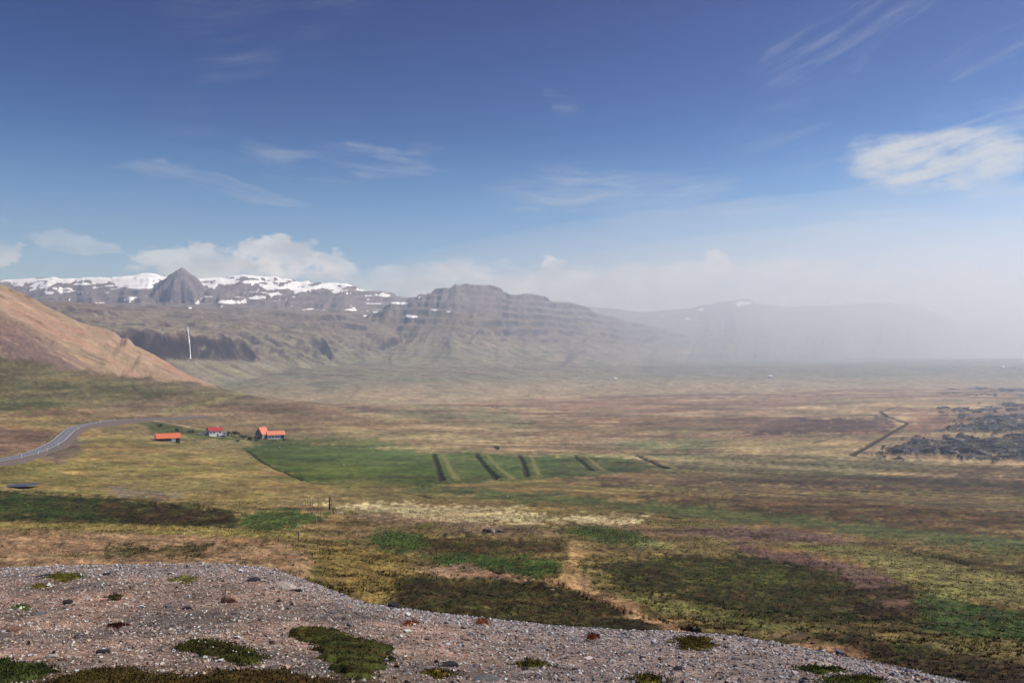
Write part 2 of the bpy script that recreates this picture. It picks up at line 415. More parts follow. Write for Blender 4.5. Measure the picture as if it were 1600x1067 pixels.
# outline, colour (sRGB), softness, raggedness, cover
PATCHES = [
    # the right-hand bog: strips of dry sedge, peat and grass
    ([(880, 748), (1200, 742), (1650, 742), (1650, 768), (1300, 762), (1000, 756)], (96, 74, 56), 14, 26, 0.85),
    ([(1000, 772), (1300, 778), (1650, 800), (1650, 838), (1350, 808), (1100, 790)], (104, 74, 50), 12, 22, 0.85),
    ([(960, 775), (1200, 790), (1450, 818), (1650, 840), (1650, 846), (1400, 826), (1150, 797)], (88, 58, 42), 8, 14, 0.8),
    ([(1040, 763), (1650, 785), (1650, 797), (1300, 786)], (118, 96, 70), 8, 14, 0.6),
    ([(640, 764), (760, 764), (900, 774), (1150, 796), (1400, 822), (1650, 846), (1650, 872), (1400, 842), (1150, 816), (980, 796), (800, 780)], (92, 98, 56), 12, 20, 0.9),
    ([(1040, 720), (1330, 714), (1500, 732), (1400, 742), (1150, 745), (1030, 738)], (128, 118, 74), 14, 24, 0.8),
    ([(960, 690), (1130, 686), (1120, 700), (960, 702)], (98, 104, 60), 10, 18, 0.6),
    ([(1130, 686), (1330, 682), (1370, 692), (1320, 708), (1130, 705)], (150, 126, 80), 10, 18, 0.8),
    ([(1210, 640), (1330, 633), (1420, 630), (1330, 645), (1210, 655)], (150, 126, 84), 8, 20, 0.6),
    ([(1180, 655), (1400, 650), (1380, 672), (1180, 680)], (92, 68, 58), 10, 20, 0.9),
    ([(1420, 640), (1520, 655), (1500, 670), (1430, 680)], (132, 92, 68), 10, 18, 0.7),
    ([(820, 628), (1100, 616), (1300, 624), (1100, 638), (860, 645)], (128, 94, 72), 14, 26, 0.5),
    ([(830, 660), (1200, 655), (1150, 676), (840, 680)], (122, 92, 62), 12, 24, 0.6),
    ([(560, 640), (800, 640), (830, 660), (620, 656)], (104, 104, 64), 12, 24, 0.6),
    # hay field by the farm
    ([(372, 700), (450, 690), (560, 699), (700, 708), (880, 711), (985, 716), (1045, 732), (860, 746), (700, 756), (560, 760), (505, 757), (470, 748), (410, 722)], (76, 88, 38), 7, 9, 1.0),
    ([(470, 722), (560, 728), (660, 742), (560, 752), (480, 744)], (100, 102, 44), 10, 18, 0.6),
    ([(400, 686), (520, 682), (640, 694), (560, 700), (450, 694)], (82, 90, 44), 8, 14, 0.8),
    ([(205, 655), (250, 660), (330, 676), (430, 686), (430, 694), (330, 688), (240, 676)], (72, 82, 36), 8, 12, 0.8),
    ([(880, 716), (1000, 722), (1040, 735), (930, 740), (860, 735)], (104, 100, 56), 10, 16, 0.6),
    # hillside on the left
    ([(-400, 540), (0, 556), (100, 575), (200, 592), (330, 606), (420, 612), (300, 640), (120, 640), (0, 640), (-400, 640)], (104, 94, 58), 10, 22, 0.8),
    ([(-400, 570), (0, 590), (70, 596), (190, 606), (270, 606), (240, 622), (100, 618), (0, 612)], (74, 72, 42), 10, 24, 0.6),
    ([(-200, 622), (0, 625), (90, 630), (60, 645), (-200, 645)], (84, 88, 50), 10, 22, 0.7),
    ([(150, 640), (260, 622), (330, 622), (240, 645)], (128, 100, 74), 8, 14, 0.7),
    ([(275, 640), (330, 634), (330, 652), (270, 654)], (140, 110, 80), 6, 10, 0.7),
    ([(240, 646), (320, 626), (384, 611), (392, 614), (330, 634), (260, 650)], (142, 126, 76), 4, 6, 0.8),
    ([(-400, 660), (0, 664), (60, 668), (92, 676), (70, 695), (30, 706), (0, 712), (-400, 720)], (124, 94, 78), 8, 14, 0.9),
    ([(-100, 645), (60, 650), (120, 660), (70, 668), (-100, 664)], (140, 118, 74), 8, 16, 0.8),
    ([(60, 716), (95, 700), (120, 682), (140, 690), (110, 715), (90, 725)], (118, 100, 88), 6, 10, 0.8),
    ([(-40, 728), (50, 735), (130, 748), (110, 760), (-40, 752)], (120, 110, 62), 8, 16, 0.6),
    ([(150, 735), (260, 742), (380, 760), (330, 780), (180, 770)], (138, 120, 76), 10, 22, 0.6),
    ([(170, 762), (230, 764), (290, 776), (250, 782), (190, 774)], (126, 112, 100), 6, 14, 0.7),
    ([(420, 772), (560, 768), (620, 778), (560, 792), (450, 786)], (146, 124, 80), 8, 18, 0.6),
    ([(520, 750), (590, 748), (640, 760), (600, 775), (520, 772)], (122, 104, 64), 6, 12, 0.7),
    # straw-coloured strip and bare ground in the middle
    ([(500, 788), (640, 786), (860, 802), (1010, 806), (980, 820), (850, 818), (700, 822), (560, 806)], (240, 212, 156), 10, 26, 0.95),
    ([(430, 790), (560, 796), (720, 816), (860, 824), (1150, 822), (1400, 848), (1330, 854), (1050, 838), (800, 836), (640, 822), (480, 804)], (134, 104, 80), 7, 16, 0.75),
    ([(470, 822), (600, 818), (720, 832), (600, 846), (500, 838)], (146, 114, 78), 8, 18, 0.7),
    # near left: dark heath bank with its slope's shade painted in, rusty sedge below it
    ([(-300, 762), (0, 766), (120, 774), (230, 784), (340, 794), (380, 806), (370, 826), (250, 820), (120, 816), (0, 816), (-300, 812)], (50, 55, 26), 6, 10, 0.98),
    ([(150, 790), (240, 786), (360, 800), (360, 824), (230, 822), (170, 806)], (54, 40, 24), 6, 12, 0.85),
    ([(0, 775), (120, 782), (150, 808), (0, 812)], (60, 72, 32), 8, 14, 0.7),
    ([(375, 800), (440, 796), (520, 802), (500, 815), (420, 832), (375, 826)], (70, 86, 40), 6, 14, 0.85),
    ([(-300, 822), (0, 824), (220, 828), (420, 844), (500, 870), (480, 900), (-300, 900)], (158, 122, 90), 8, 20, 0.95),
    ([(-300, 812), (100, 817), (330, 824), (460, 832), (480, 842), (330, 836), (100, 826), (-300, 822)], (150, 132, 72), 5, 10, 0.8),
    ([(180, 850), (330, 852), (300, 868), (160, 868)], (72, 66, 36), 7, 20, 0.7),
    ([(500, 850), (600, 852), (650, 880), (640, 950), (560, 930), (500, 895)], (136, 110, 60), 10, 24, 0.85),
    ([(500, 925), (620, 938), (620, 955), (560, 945)], (150, 118, 64), 6, 14, 0.8),
    # near middle: lush green, dark crowberry, pinkish soil
    ([(582, 836), (610, 830), (668, 836), (676, 852), (640, 864), (590, 858)], (66, 84, 42), 8, 16, 0.9),
    ([(640, 838), (730, 838), (880, 850), (900, 868), (760, 868), (650, 862)], (72, 58, 32), 7, 16, 0.9),
    ([(660, 866), (740, 862), (870, 872), (892, 888), (840, 902), (740, 890), (680, 882)], (62, 84, 34), 7, 14, 0.95),
    ([(640, 884), (720, 882), (800, 894), (830, 904), (760, 906), (690, 902)], (150, 116, 92), 5, 10, 0.95),
    ([(630, 900), (720, 904), (840, 908), (930, 930), (1000, 958), (1090, 988), (1000, 1000), (800, 985), (640, 965), (612, 930)], (54, 46, 24), 6, 12, 0.98),
    ([(700, 925), (800, 930), (900, 955), (820, 965), (700, 950)], (66, 60, 28), 8, 18, 0.7),
    ([(868, 824), (920, 822), (1000, 832), (1035, 848), (1010, 854), (940, 846), (880, 832)], (70, 84, 46), 8, 16, 0.9),
    ([(985, 838), (1060, 846), (1050, 858), (990, 852)], (140, 138, 80), 5, 12, 0.7),
    ([(890, 846), (915, 842), (930, 870), (925, 905), (880, 912), (870, 890)], (150, 122, 76), 6, 12, 0.8),
    ([(870, 896), (910, 892), (930, 915), (880, 916)], (158, 124, 92), 4, 8, 0.9),
    ([(900, 874), (916, 872), (916, 900), (904, 900)], (44, 62, 24), 3, 5, 0.9),
    ([(1030, 826), (1200, 822), (1330, 838), (1300, 848), (1140, 842)], (112, 84, 76), 6, 12, 0.85),
    ([(1150, 852), (1240, 862), (1330, 880), (1400, 900), (1425, 935), (1360, 935), (1280, 900), (1180, 876)], (108, 80, 72), 6, 14, 0.92),
    ([(930, 884), (1020, 870), (1160, 866), (1250, 884), (1330, 905), (1360, 945), (1440, 960), (1420, 978), (1300, 968), (1180, 962), (1060, 932), (960, 912)], (52, 50, 24), 6, 14, 0.97),
    ([(1060, 880), (1200, 884), (1260, 905), (1180, 920), (1080, 905)], (74, 76, 34), 8, 18, 0.7),
    ([(1320, 918), (1420, 912), (1440, 960), (1380, 972), (1330, 958)], (46, 34, 22), 5, 10, 0.9),
    ([(1370, 938), (1420, 936), (1410, 950), (1378, 950)], (120, 88, 72), 3, 6, 0.9),
    ([(1440, 925), (1500, 935), (1600, 960), (1700, 985), (1700, 1005), (1560, 995), (1440, 985)], (60, 80, 36), 8, 16, 0.95),
    ([(1250, 848), (1400, 862), (1650, 910), (1650, 950), (1480, 935), (1400, 900)], (134, 122, 74), 10, 24, 0.85),
    ([(1370, 848), (1450, 858), (1600, 886), (1650, 900), (1650, 908), (1480, 880)], (72, 62, 40), 6, 14, 0.8),
    ([(1100, 985), (1240, 975), (1400, 990), (1650, 1010), (1650, 1040), (1420, 1015), (1250, 995)], (128, 112, 66), 8, 20, 0.8),
    ([(940, 922), (1060, 940), (1200, 968), (1300, 980), (1200, 990), (1050, 960)], (112, 106, 58), 7, 16, 0.8),
    ([(1240, 985), (1330, 985), (1440, 1010), (1600, 1038), (1650, 1050), (1650, 1100), (1500, 1070), (1330, 1020)], (50, 38, 24), 6, 14, 0.92),
    ([(1380, 1000), (1440, 1010), (1460, 1022), (1400, 1020)], (70, 74, 30), 5, 10, 0.8),
    ([(1180, 990), (1260, 985), (1250, 1000)], (110, 82, 66), 4, 8, 0.7),
]
# trodden or driven lines: path, colour, half width in metres, softness
TRACKS = [
    (pl((872, 906), (905, 918), (940, 932), (985, 952), (1050, 974), (1120, 992), (1240, 1006), (1330, 1022)), (166, 130, 98), 0.85, 0.8),
    (pl((690, 893), (760, 900), (820, 905), (872, 907)), (150, 116, 90), 0.5, 0.8),
    (pl((896, 846), (902, 870), (898, 895), (884, 908)), (156, 126, 86), 0.9, 0.7),
    (pl((232, 656), (270, 662), (316, 671), (345, 676), (384, 682)), (176, 156, 122), 2.4, 1.0),
    (pl((0, 757), (60, 757), (130, 762), (230, 772), (330, 790)), (142, 116, 84), 1.2, 0.7),
    (pl((660, 706), (740, 710), (850, 712)), (140, 124, 80), 1.5, 0.7),
]


def ground_colour(x, y, z):
    u, v = project(x, y, z)
    u = np.where(y < 3, CX, u)
    n = len(x)
    vs_ = [560, 575, 590, 605, 625, 650, 690, 740, 800, 850, 900, 960, 1010, 1100]
    st = [(66, 56, 52), (70, 58, 52), (82, 66, 56), (96, 78, 62), (106, 86, 66), (114, 94, 68), (122, 110, 70), (124, 112, 70), (126, 110, 72), (112, 97, 64), (98, 88, 54), (92, 80, 50), (86, 74, 46), (80, 68, 42)]
    st = np.array(st, float)
    C = np.stack([np.interp(v, vs_, st[:, k]) for k in range(3)], 1)
    def mixc(m, col):
        C[:] = C * (1 - m[:, None]) + np.array(col, float)[None] * m[:, None]
    # patchwork of the wide bog, in metres on the ground
    far = sstep(y, 450, 900)
    a = 0.35; xr = x * math.cos(a) + y * math.sin(a); yr = -x * math.sin(a) + y * math.cos(a)
    n1 = fbm(xr / 260, yr / 120, 5, 41); n2 = fbm(xr / 150, yr / 70, 4, 53); n3 = fbm(xr / 500, yr / 240, 4, 59)
    fl_ = sstep(y, 330, 480) * sstep(u, 560, 820)
    a2_ = -0.10; xs_ = x * math.cos(a2_) + y * math.sin(a2_); ys_ = -x * math.sin(a2_) + y * math.cos(a2_)
    e1 = fbm(xs_ / 900, ys_ / 46, 5, 43); e2 = fbm(xs_ / 1500, ys_ / 110, 4, 45); e3 = fbm(xs_ / 700, ys_ / 17, 4, 47)
    mixc(fl_ * sstep(e1, 0.02, 0.14) * 0.75, (108, 84, 66)); mixc(fl_ * sstep(-e1, 0.04, 0.15) * 0.75, (142, 124, 90)); mixc(fl_ * sstep(e2, 0.05, 0.3) * 0.55, (98, 72, 58))
    mixc(fl_ * sstep(e3, 0.12, 0.22) * 0.5, (80, 68, 50)); mixc(fl_ * sstep(-e3, 0.12, 0.22) * 0.45, (150, 132, 98)); mixc(fl_ * sstep(-e2, 0.14, 0.32) * 0.5, (100, 98, 66))
    mixc(far * sstep(n1, 0.02, 0.30) * 0.45, (82, 62, 52))
    mixc(far * sstep(-n1, 0.08, 0.32) * 0.45, (124, 108, 78))
    mixc(far * sstep(n2, 0.16, 0.36) * 0.4, (78, 82, 56))
    mixc(far * sstep(n3, 0.12, 0.34) * 0.4, (74, 60, 54))
    green = far * (1 - sstep(v, 604, 622)) * sstep(v, 578, 590) * (1 - sstep(u, 1000, 1350))
    mixc(green * 0.35, (104, 100, 76))
    # mottling of the hillside grass
    near = (1 - far) * sstep(y, 40, 90)
    m1 = fbm(x / 26, y / 26, 5, 61); m2 = fbm(x / 60, y / 60, 4, 67); m3 = fbm(x / 7, y / 7, 3, 71)
    mixc(near * sstep(m1, 0.05, 0.35) * 0.55, (96, 96, 48))
    mixc(near * sstep(-m1, 0.08, 0.36) * 0.5, (158, 134, 84))
    mixc(near * sstep(m2, 0.10, 0.34) * 0.5, (118, 88, 58))
    nr = sstep(y, 26, 36) * (1 - sstep(y, 70, 130))
    mixc(nr * sstep(m3, 0.05, 0.35) * 0.5, (72, 62, 32)); mixc(nr * sstep(-m3, 0.1, 0.35) * 0.5, (146, 122, 70))
    # named patches, outlines made ragged
    wu = fbm(u / 70.0, v / 22.0, 4, 81); wf = fbm(u / 18.0, v / 6.0, 3, 83); wg = fbm(u / 7.0, v / 3.0, 2, 85); wh = fbm((u + 2 * v) / 42.0, v / 10.0, 4, 87)
    for poly, col, soft, rag, cover in PATCHES:
        P = np.array(poly, float)
        m = (u > P[:, 0].min() - 60) & (u < P[:, 0].max() + 60) & (v > P[:, 1].min() - 25) & (v < P[:, 1].max() + 25) & (y > 20)
        if not m.any(): continue
        sd_ = poly_sd(u[m], v[m], poly) + rag * (1.3 * wu[m] + 1.2 * wf[m] + 0.8 * wg[m])
        k = np.zeros(n); k[m] = sstep(sd_, -soft * 1.1, soft * 1.1) * cover * (1 - 0.15 * sstep(wh[m], 0.05, 0.35))
        far_ = 0.80 if P[:, 1].max() < 760 and P[:, 1].min() > 600 and P[:, 0].min() > 550 else 0.92
        mixc(k, (col[0] * far_ * 0.95, col[1] * far_, col[2] * far_ * 1.04))
    for line, col, w, op in TRACKS:
        a_ = np.array(line); m = (x > a_[:, 0].min() - 8) & (x < a_[:, 0].max() + 8) & (y > a_[:, 1].min() - 8) & (y < a_[:, 1].max() + 8)
        if not m.any(): continue
        d, s = seg_dist(x[m], y[m], line)
        d = d + 0.5 * w * fbm(x[m] / (w * 3), y[m] / (w * 3), 3, 91)
        k = np.zeros(n); k[m] = (1 - sstep(d, w * 0.6, w * 1.3)) * op
        mixc(k, col)
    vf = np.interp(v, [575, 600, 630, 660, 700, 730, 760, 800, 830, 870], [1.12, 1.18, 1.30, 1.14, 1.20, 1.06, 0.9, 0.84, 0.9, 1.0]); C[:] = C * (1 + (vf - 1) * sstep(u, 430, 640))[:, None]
    fs_ = sstep(y, 300, 360) * (1 - sstep(y, 640, 900)) * sstep(u, 820, 1000) * (v > 690)
    aa = -0.55; sp = (-x * math.sin(aa) + y * math.cos(aa)) / 21.0 + 0.25 * fbm(x / 160, y / 160, 2, 191); k0 = np.floor(sp); fr = sp - k0
    tone = (np.sin(k0 * 12.9898) * 43758.5453) % 1.0; line_ = (1 - sstep(np.abs(fr - 0.5), 0.03, 0.08))
    C[:] = C * (1 + fs_ * (0.42 * (tone - 0.5) - 0.40 * line_))[:, None]
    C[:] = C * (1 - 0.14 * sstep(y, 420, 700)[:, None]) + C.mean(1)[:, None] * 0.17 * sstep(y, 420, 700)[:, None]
    # heath is never one colour: moss green, rust and grey stems side by side
    dkm = (C @ np.array([.3, .6, .1]) < 72) * sstep(y, 24, 34)
    h1 = fbm((u + 2 * v) / 30.0, v / 8.0, 4, 181); h2 = fbm((u - v) / 22.0, v / 6.0, 4, 183)
    mixc(dkm * sstep(h1, 0.04, 0.28) * 0.45, (74, 78, 38)); mixc(dkm * sstep(-h1, 0.06, 0.3) * 0.5, (80, 58, 40)); mixc(dkm * sstep(h2, 0.16, 0.34) * 0.35, (108, 94, 60)); mixc(dkm * sstep(-h2, 0.16, 0.34) * 0.5, (34, 36, 18))
    amp = sstep(y, 24, 34) * (1 - 0.5 * sstep(y, 900, 2500))
    k1 = fbm((u + 3 * v) / 90.0, v / 7.0, 5, 171); k2 = fbm(u / 12.0, v / 3.0, 3, 173); k3 = fbm((u + 4 * v) / 160.0, v / 9.0, 5, 177)
    C[:] = C * (1 + amp * (0.40 * k1 + 0.26 * k2))[:, None]
    gm = (amp * 0.22 * (1 - 0.9 * sstep(y, 350, 700)) * sstep(k3, 0.05, 0.35))[:, None]; C[:] = C * (1 - gm) + C * np.array((0.80, 0.98, 0.70)) * gm
    rm = (amp * 0.25 * sstep(-k3, 0.08, 0.35))[:, None]; C[:] = C * (1 - rm) + C * np.array((1.10, 0.95, 0.88)) * rm
    dk = (amp * 0.3 * sstep(fbm((u + 3 * v) / 60.0, v / 4.0, 5, 179), 0.16, 0.38) * sstep(y, 30, 45))[:, None]; C[:] = C * (1 - dk) + C * np.array((0.62, 0.66, 0.62)) * dk
    _, wet, bank = carve(x, y)
    mixc(wet * 0.9, (46, 42, 28)); mixc(bank * 0.6, (134, 122, 80))
    # screes of the left hill
    S = scree_mask(u, v, y)
    q = (v - 430) * math.cos(math.radians(27)) - u * math.sin(math.radians(27)); p = u * math.cos(math.radians(27)) + (v - 430) * math.sin(math.radians(27))
    s1 = fbm(p / 240, q / 12, 5, 101); s2 = fbm(p / 110, q / 5, 4, 103); s3 = fbm(p / 300, q / 40, 3, 107)
    sc = np.zeros((n, 3)); sc[:] = (146, 124, 104)
    def mixs(m, col):
        sc[:] = sc * (1 - m[:, None]) + np.array(col, float)[None] * m[:, None]
    mixs(sstep(s1, 0.0, 0.3) * 0.6, (138, 120, 90)); mixs(sstep(-s1, 0.02, 0.3) * 0.7, (156, 120, 98)); mixs(sstep(s2, 0.1, 0.35) * 0.5, (122, 96, 82))
    low = sstep(q + 22 * s1 + 14 * s2 - 0.10 * (p - 100), 46, 78)
    mixs(low * 0.92, (104, 86, 82)); mixs(low * sstep(s2, 0.05, 0.3) * 0.5, (134, 104, 84)); mixs(low * sstep(-s2, 0.1, 0.35) * 0.6, (84, 68, 62))
    mixs(sstep(s2, 0.2, 0.34) * sstep(s3, -0.05, 0.2) * 0.7, (98, 84, 64)); mixs(sstep(-s2, 0.22, 0.34) * 0.5, (180, 148, 120)); mixs(sstep(fbm(p / 16, q / 7, 3, 109), 0.3, 0.4) * sstep(-s3, 0.0, 0.25) * 0.8, (86, 62, 52))
    C = C * (1 - S[:, None]) + sc * S[:, None]
    # lava field on the right
    La = lava_mask(u, v)
    ln = fbm(x / 22, y / 22, 4, 111); lc = np.zeros((n, 3)); lc[:] = (58, 54, 56)
    lc += np.clip(fbm(x / 9, y / 30, 3, 117), -0.4, 0.5)[:, None] * np.array((150, 146, 146.0)); t = sstep(ln, 0.02, 0.22) * 0.75  # noise also paints sunlit block tops into the lava colour
    lc = lc * (1 - t[:, None]) + np.array((92, 84, 62.0)) * t[:, None]
    C = C * (1 - La[:, None]) + lc * La[:, None]
    # gravel knoll
    g = gravel_edge(x, y); uu = CX + FPX * x / np.maximum(y, 6.0)
    G = 1 - sstep(y / g + 0.05 * fbm(x / 1.5, y / 1.5, 3, 121), 1.02, 1.12)
    gc = np.zeros((n, 3)); gc[:] = (126, 112, 104)
    gn = fbm(x / 2.6, y / 2.6, 4, 131); gf = fbm(x / 0.5, y / 0.5, 3, 137)
    top = sstep(y / g, 0.80, 0.97); rt = sstep(uu, 500, 1150)
    gc = gc + (np.clip(gn, -.5, .5) * 70)[:, None] * np.array((1.2, .8, .6)) + (np.clip(gf, -.5, .5) * 40)[:, None]
    mg = np.clip(0.75 * top + 0.65 * rt, 0, 0.9)[:, None]; gc = gc * (1 - mg) + (np.array((140, 129, 126.0)) + (np.clip(gf, -.5, .5) * 44)[:, None]) * mg
    bot = sstep(v + 16 * gn, 1040, 1062) * (1 - sstep(uu, 560, 640)); bm = (bot * 0.85)[:, None]
    gc = gc * (1 - bm) + np.array((62, 52, 30.0)) * bm
    C = C * (1 - G[:, None]) + gc * G[:, None]
    C = np.clip(C, 6, 245)
    return np.concatenate([lin(C), np.ones((n, 1))], 1), S, La, G


SCREE_POLY = [(-900, 0), (-900, 505), (-200, 530), (0, 556), (60, 566), (120, 578), (190, 586), (260, 592), (345, 607), (345, 590), (240, 530), (150, 480), (60, 420), (0, 300)]
LAVA_POLYS = [
    [(1370, 712), (1410, 690), (1470, 684), (1600, 676), (1900, 672), (1900, 722), (1600, 722), (1480, 716)],
    [(1480, 674), (1520, 652), (1560, 648), (1900, 640), (1900, 690), (1560, 686), (1530, 676)],
    [(1470, 640), (1530, 633), (1900, 628), (1900, 640), (1540, 644)],
    [(1480, 609), (1560, 604), (1900, 596), (1900, 616), (1560, 614)],
]


def scree_mask(u, v, y):
    m = (u < 380) & (v < 640) & (y > 520) & (y < 1500); S = np.zeros(u.shape)
    if m.any():
        sd_ = poly_sd(u[m], v[m], SCREE_POLY) + 20 * fbm(u[m] / 40, v[m] / 10, 4, 141)
        S[m] = sstep(sd_, -8, 8)
    S[(y >= 1100) & (u < 340) & (y < 2300)] = 1
    return S


def lava_mask(u, v):
    La = np.zeros(u.shape); m = (u > 1300) & (v > 585) & (v < 740) & (u < 2100)
    if m.any():
        um, vm = u[m], v[m]; w = 44 * fbm(um / 80, vm / 9, 4, 151) + 38 * fbm(um / 22, vm / 4, 4, 153) - 5
        r = np.zeros(um.shape)
        for P in LAVA_POLYS: r = np.maximum(r, sstep(poly_sd(um, vm, P) + w, -3, 3))
        La[m] = r
    return La


# ------------------------------------------------------------------ mesh helpers
def mesh_np(name, verts, faces, mat=None, smooth=True, colour=None, parent=None, extra=None):
    """verts (n,3), faces (m,k) with one k"""
    me = bpy.data.meshes.new(name); verts = np.asarray(verts, np.float32); faces = np.asarray(faces, np.int32)
    k = faces.shape[1]; m = len(faces)
    me.vertices.add(len(verts)); me.vertices.foreach_set('co', verts.ravel())
    me.loops.add(m * k); me.loops.foreach_set('vertex_index', faces.ravel())
    me.polygons.add(m); me.polygons.foreach_set('loop_start', np.arange(0, m * k, k, dtype=np.int32))
    me.polygons.foreach_set('loop_total', np.full(m, k, np.int32))
    me.update(calc_edges=True)
    me.polygons.foreach_set('use_smooth', np.full(m, smooth, bool))
    if colour is not None:
        at = me.color_attributes.new('Col', 'FLOAT_COLOR', 'POINT'); at.data.foreach_set('color', np.asarray(colour, np.float32).ravel())
    for nm, arr in (extra or {}).items():
        at = me.attributes.new(nm, 'FLOAT', 'POINT'); at.data.foreach_set('value', np.asarray(arr, np.float32))
    if mat: me.materials.append(mat)
    o = bpy.data.objects.new(name, me); COL.objects.link(o)
    if parent is not None: o.parent = parent
    return o


def sub_mesh(name, verts, faces, fmask, colour, mat, extra=None):
    f = faces[fmask]; used = np.unique(f); remap = np.zeros(len(verts), np.int64); remap[used] = np.arange(len(used))
    ex = {k: a[used] for k, a in (extra or {}).items()}
    return mesh_np(name, verts[used], remap[f], mat, True, colour[used], None, ex)


def tag(o, label=None, cat=None, group=None, kind=None):
    if label: o['label'] = label
    if cat: o['category'] = cat
    if group: o['group'] = group
    if kind: o['kind'] = kind
    return o


def new_mat(name):
    m = bpy.data.materials.new(name); m.use_nodes = True; t = m.node_tree; t.nodes.clear(); X = NX(t)
    out = t.nodes.new('ShaderNodeOutputMaterial'); b = t.nodes.new('ShaderNodeBsdfPrincipled')
    t.links.new(b.outputs[0], out.inputs[0]); b.inputs['Roughness'].default_value = 0.95; b.inputs['Specular IOR Level'].default_value = 0.12
    return m, X, b


def land_mat(name, scales, contrast, bump=(), rough=0.95, spec=0.1, warm=0.0):
    """vertex colour times layered noise, with relief"""
    m, X, b = new_mat(name); N = X.n
    at = N.new('ShaderNodeAttribute'); at.attribute_name = 'Col'
    geo = N.new('ShaderNodeNewGeometry'); pos = geo.outputs['Position']
    f = None
    for sc, amp in zip(scales, contrast):
        nz = X.noise(pos, sc, 4, 0.65)
        g = X.lin(nz, 0.32, 0.68, 1 - amp, 1 + amp)
        f = g if f is None else X.mul(f, g)
    col = X.mix(1.0, at.outputs[0], X.xyz(f, f, f), 'MULTIPLY')
    if warm:
        hue = X.noise(pos, scales[0] * 0.6, 3, 0.6)
        col = X.mix(X.lin(hue, 0.35, 0.65, 0, warm), col, X.mix(1.0, col, (1.25, 0.92, 0.7, 1), 'MULTIPLY'))
    X.l.new(col, b.inputs['Base Color']); b.inputs['Roughness'].default_value = rough; b.inputs['Specular IOR Level'].default_value = spec
    nrm = None
    for sc, dist, st in bump:
        bp = N.new('ShaderNodeBump'); bp.inputs['Strength'].default_value = st; bp.inputs['Distance'].default_value = dist
        X.l.new(X.noise(pos, sc, 5, 0.65), bp.inputs['Height'])
        if nrm: X.l.new(nrm, bp.inputs['Normal'])
        nrm = bp.outputs[0]
    if nrm: X.l.new(nrm, b.inputs['Normal'])
    return m


M_GROUND = land_mat('grassland', (1.1, 0.25, 4.5), (0.50, 0.32, 0.40), ((0.35, 1.2, 0.5), (1.6, 0.5, 0.8), (6.0, 0.12, 0.6)), warm=0.25)
M_SCREE = land_mat('scree', (0.35, 0.08, 1.2), (0.26, 0.16, 0.30), ((0.3, 1.6, 0.6), (1.0, 0.6, 0.6)))
M_LAVA = land_mat('lava_rock', (0.16, 0.5, 0.04), (0.75, 0.6, 0.35), ((0.25, 3.0, 1.0), (0.9, 1.0, 0.8)))
M_GRAVEL = land_mat('gravel_soil', (7.0, 22.0, 1.2), (0.5, 0.45, 0.2), ((14.0, 0.06, 1.0), (40.0, 0.03, 0.9)), warm=0.6)

# ------------------------------------------------------------------ the ground: one height field reaching the horizon
def make_ground():
    y0 = -15.0
    tau = np.concatenate([np.linspace(-1.9, -0.74, 36, endpoint=False), np.linspace(-0.74, 0.74, 980), np.linspace(0.74, 1.9, 37)[1:]])
    Y = [4.0]
    while Y[-1] < 34000:
        q = Y[-1]; s = 0.05 if q < 20 else 0.0075 if q < 60 else 0.0085 if q < 1500 else 0.02 if q < 5000 else 0.06
        Y.append(q * (1 + s))
    Y = np.array(Y); X, YY = np.meshgrid(tau, Y); x = (X * YY).ravel(); y = (YY + y0).ravel()
    z = H(x, y)
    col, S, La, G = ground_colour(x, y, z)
    # broken blocks of the lava flow
    r = ridged(x / 26, y / 34, 4, 161); r2 = ridged(x / 8, y / 14, 3, 163)
    z = z + La * np.clip(2.2 + 3.6 * fbm(x / 60, y / 90, 3, 167) + 2.6 * (r - 0.45) + 1.6 * (r2 - 0.4), 0.2, 9)
    # shallow rills and ribs running down the scree
    u, v = project(x, y, z)
    q_ = (v - 430) * math.cos(math.radians(27)) - u * math.sin(math.radians(27)); p_ = u * math.cos(math.radians(27)) + (v - 430) * math.sin(math.radians(27))
    z = z + S * (4.5 * fbm(p_ / 160, q_ / 13, 4, 271) + 2.4 * fbm(p_ / 60, q_ / 5, 3, 273) + 9.0 * fbm(p_ / 26, q_ / 60, 3, 275) * np.exp(-((u - 195) / 28) ** 2) + 1.2 * fbm(x / 14, y / 14, 3, 277))
    nr, nc = X.shape
    idx = np.arange(nr * nc).reshape(nr, nc)
    F = np.stack([idx[:-1, :-1], idx[:-1, 1:], idx[1:, 1:], idx[1:, :-1]], -1).reshape(-1, 4)
    V = np.stack([x, y, z], 1)
    fs, fl, fg = (a[F].mean(1) > 0.5 for a in (S, La, G))
    fl &= ~fs; fg &= ~fs & ~fl
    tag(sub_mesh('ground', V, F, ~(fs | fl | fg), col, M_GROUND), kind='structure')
    tag(sub_mesh('scree_hill', V, F, fs, col, M_SCREE), kind='structure')
    tag(sub_mesh('lava_field', V, F, fl, col, M_LAVA), kind='structure')
    tag(sub_mesh('gravel_knoll', V, F, fg, col, M_GRAVEL), kind='structure')


make_ground()
# ------------------------------------------------------------------ the mountains across the valley
def interp2(u, tab): 
    a = np.array(tab, float); return np.interp(u, a[:, 0], a[:, 1])


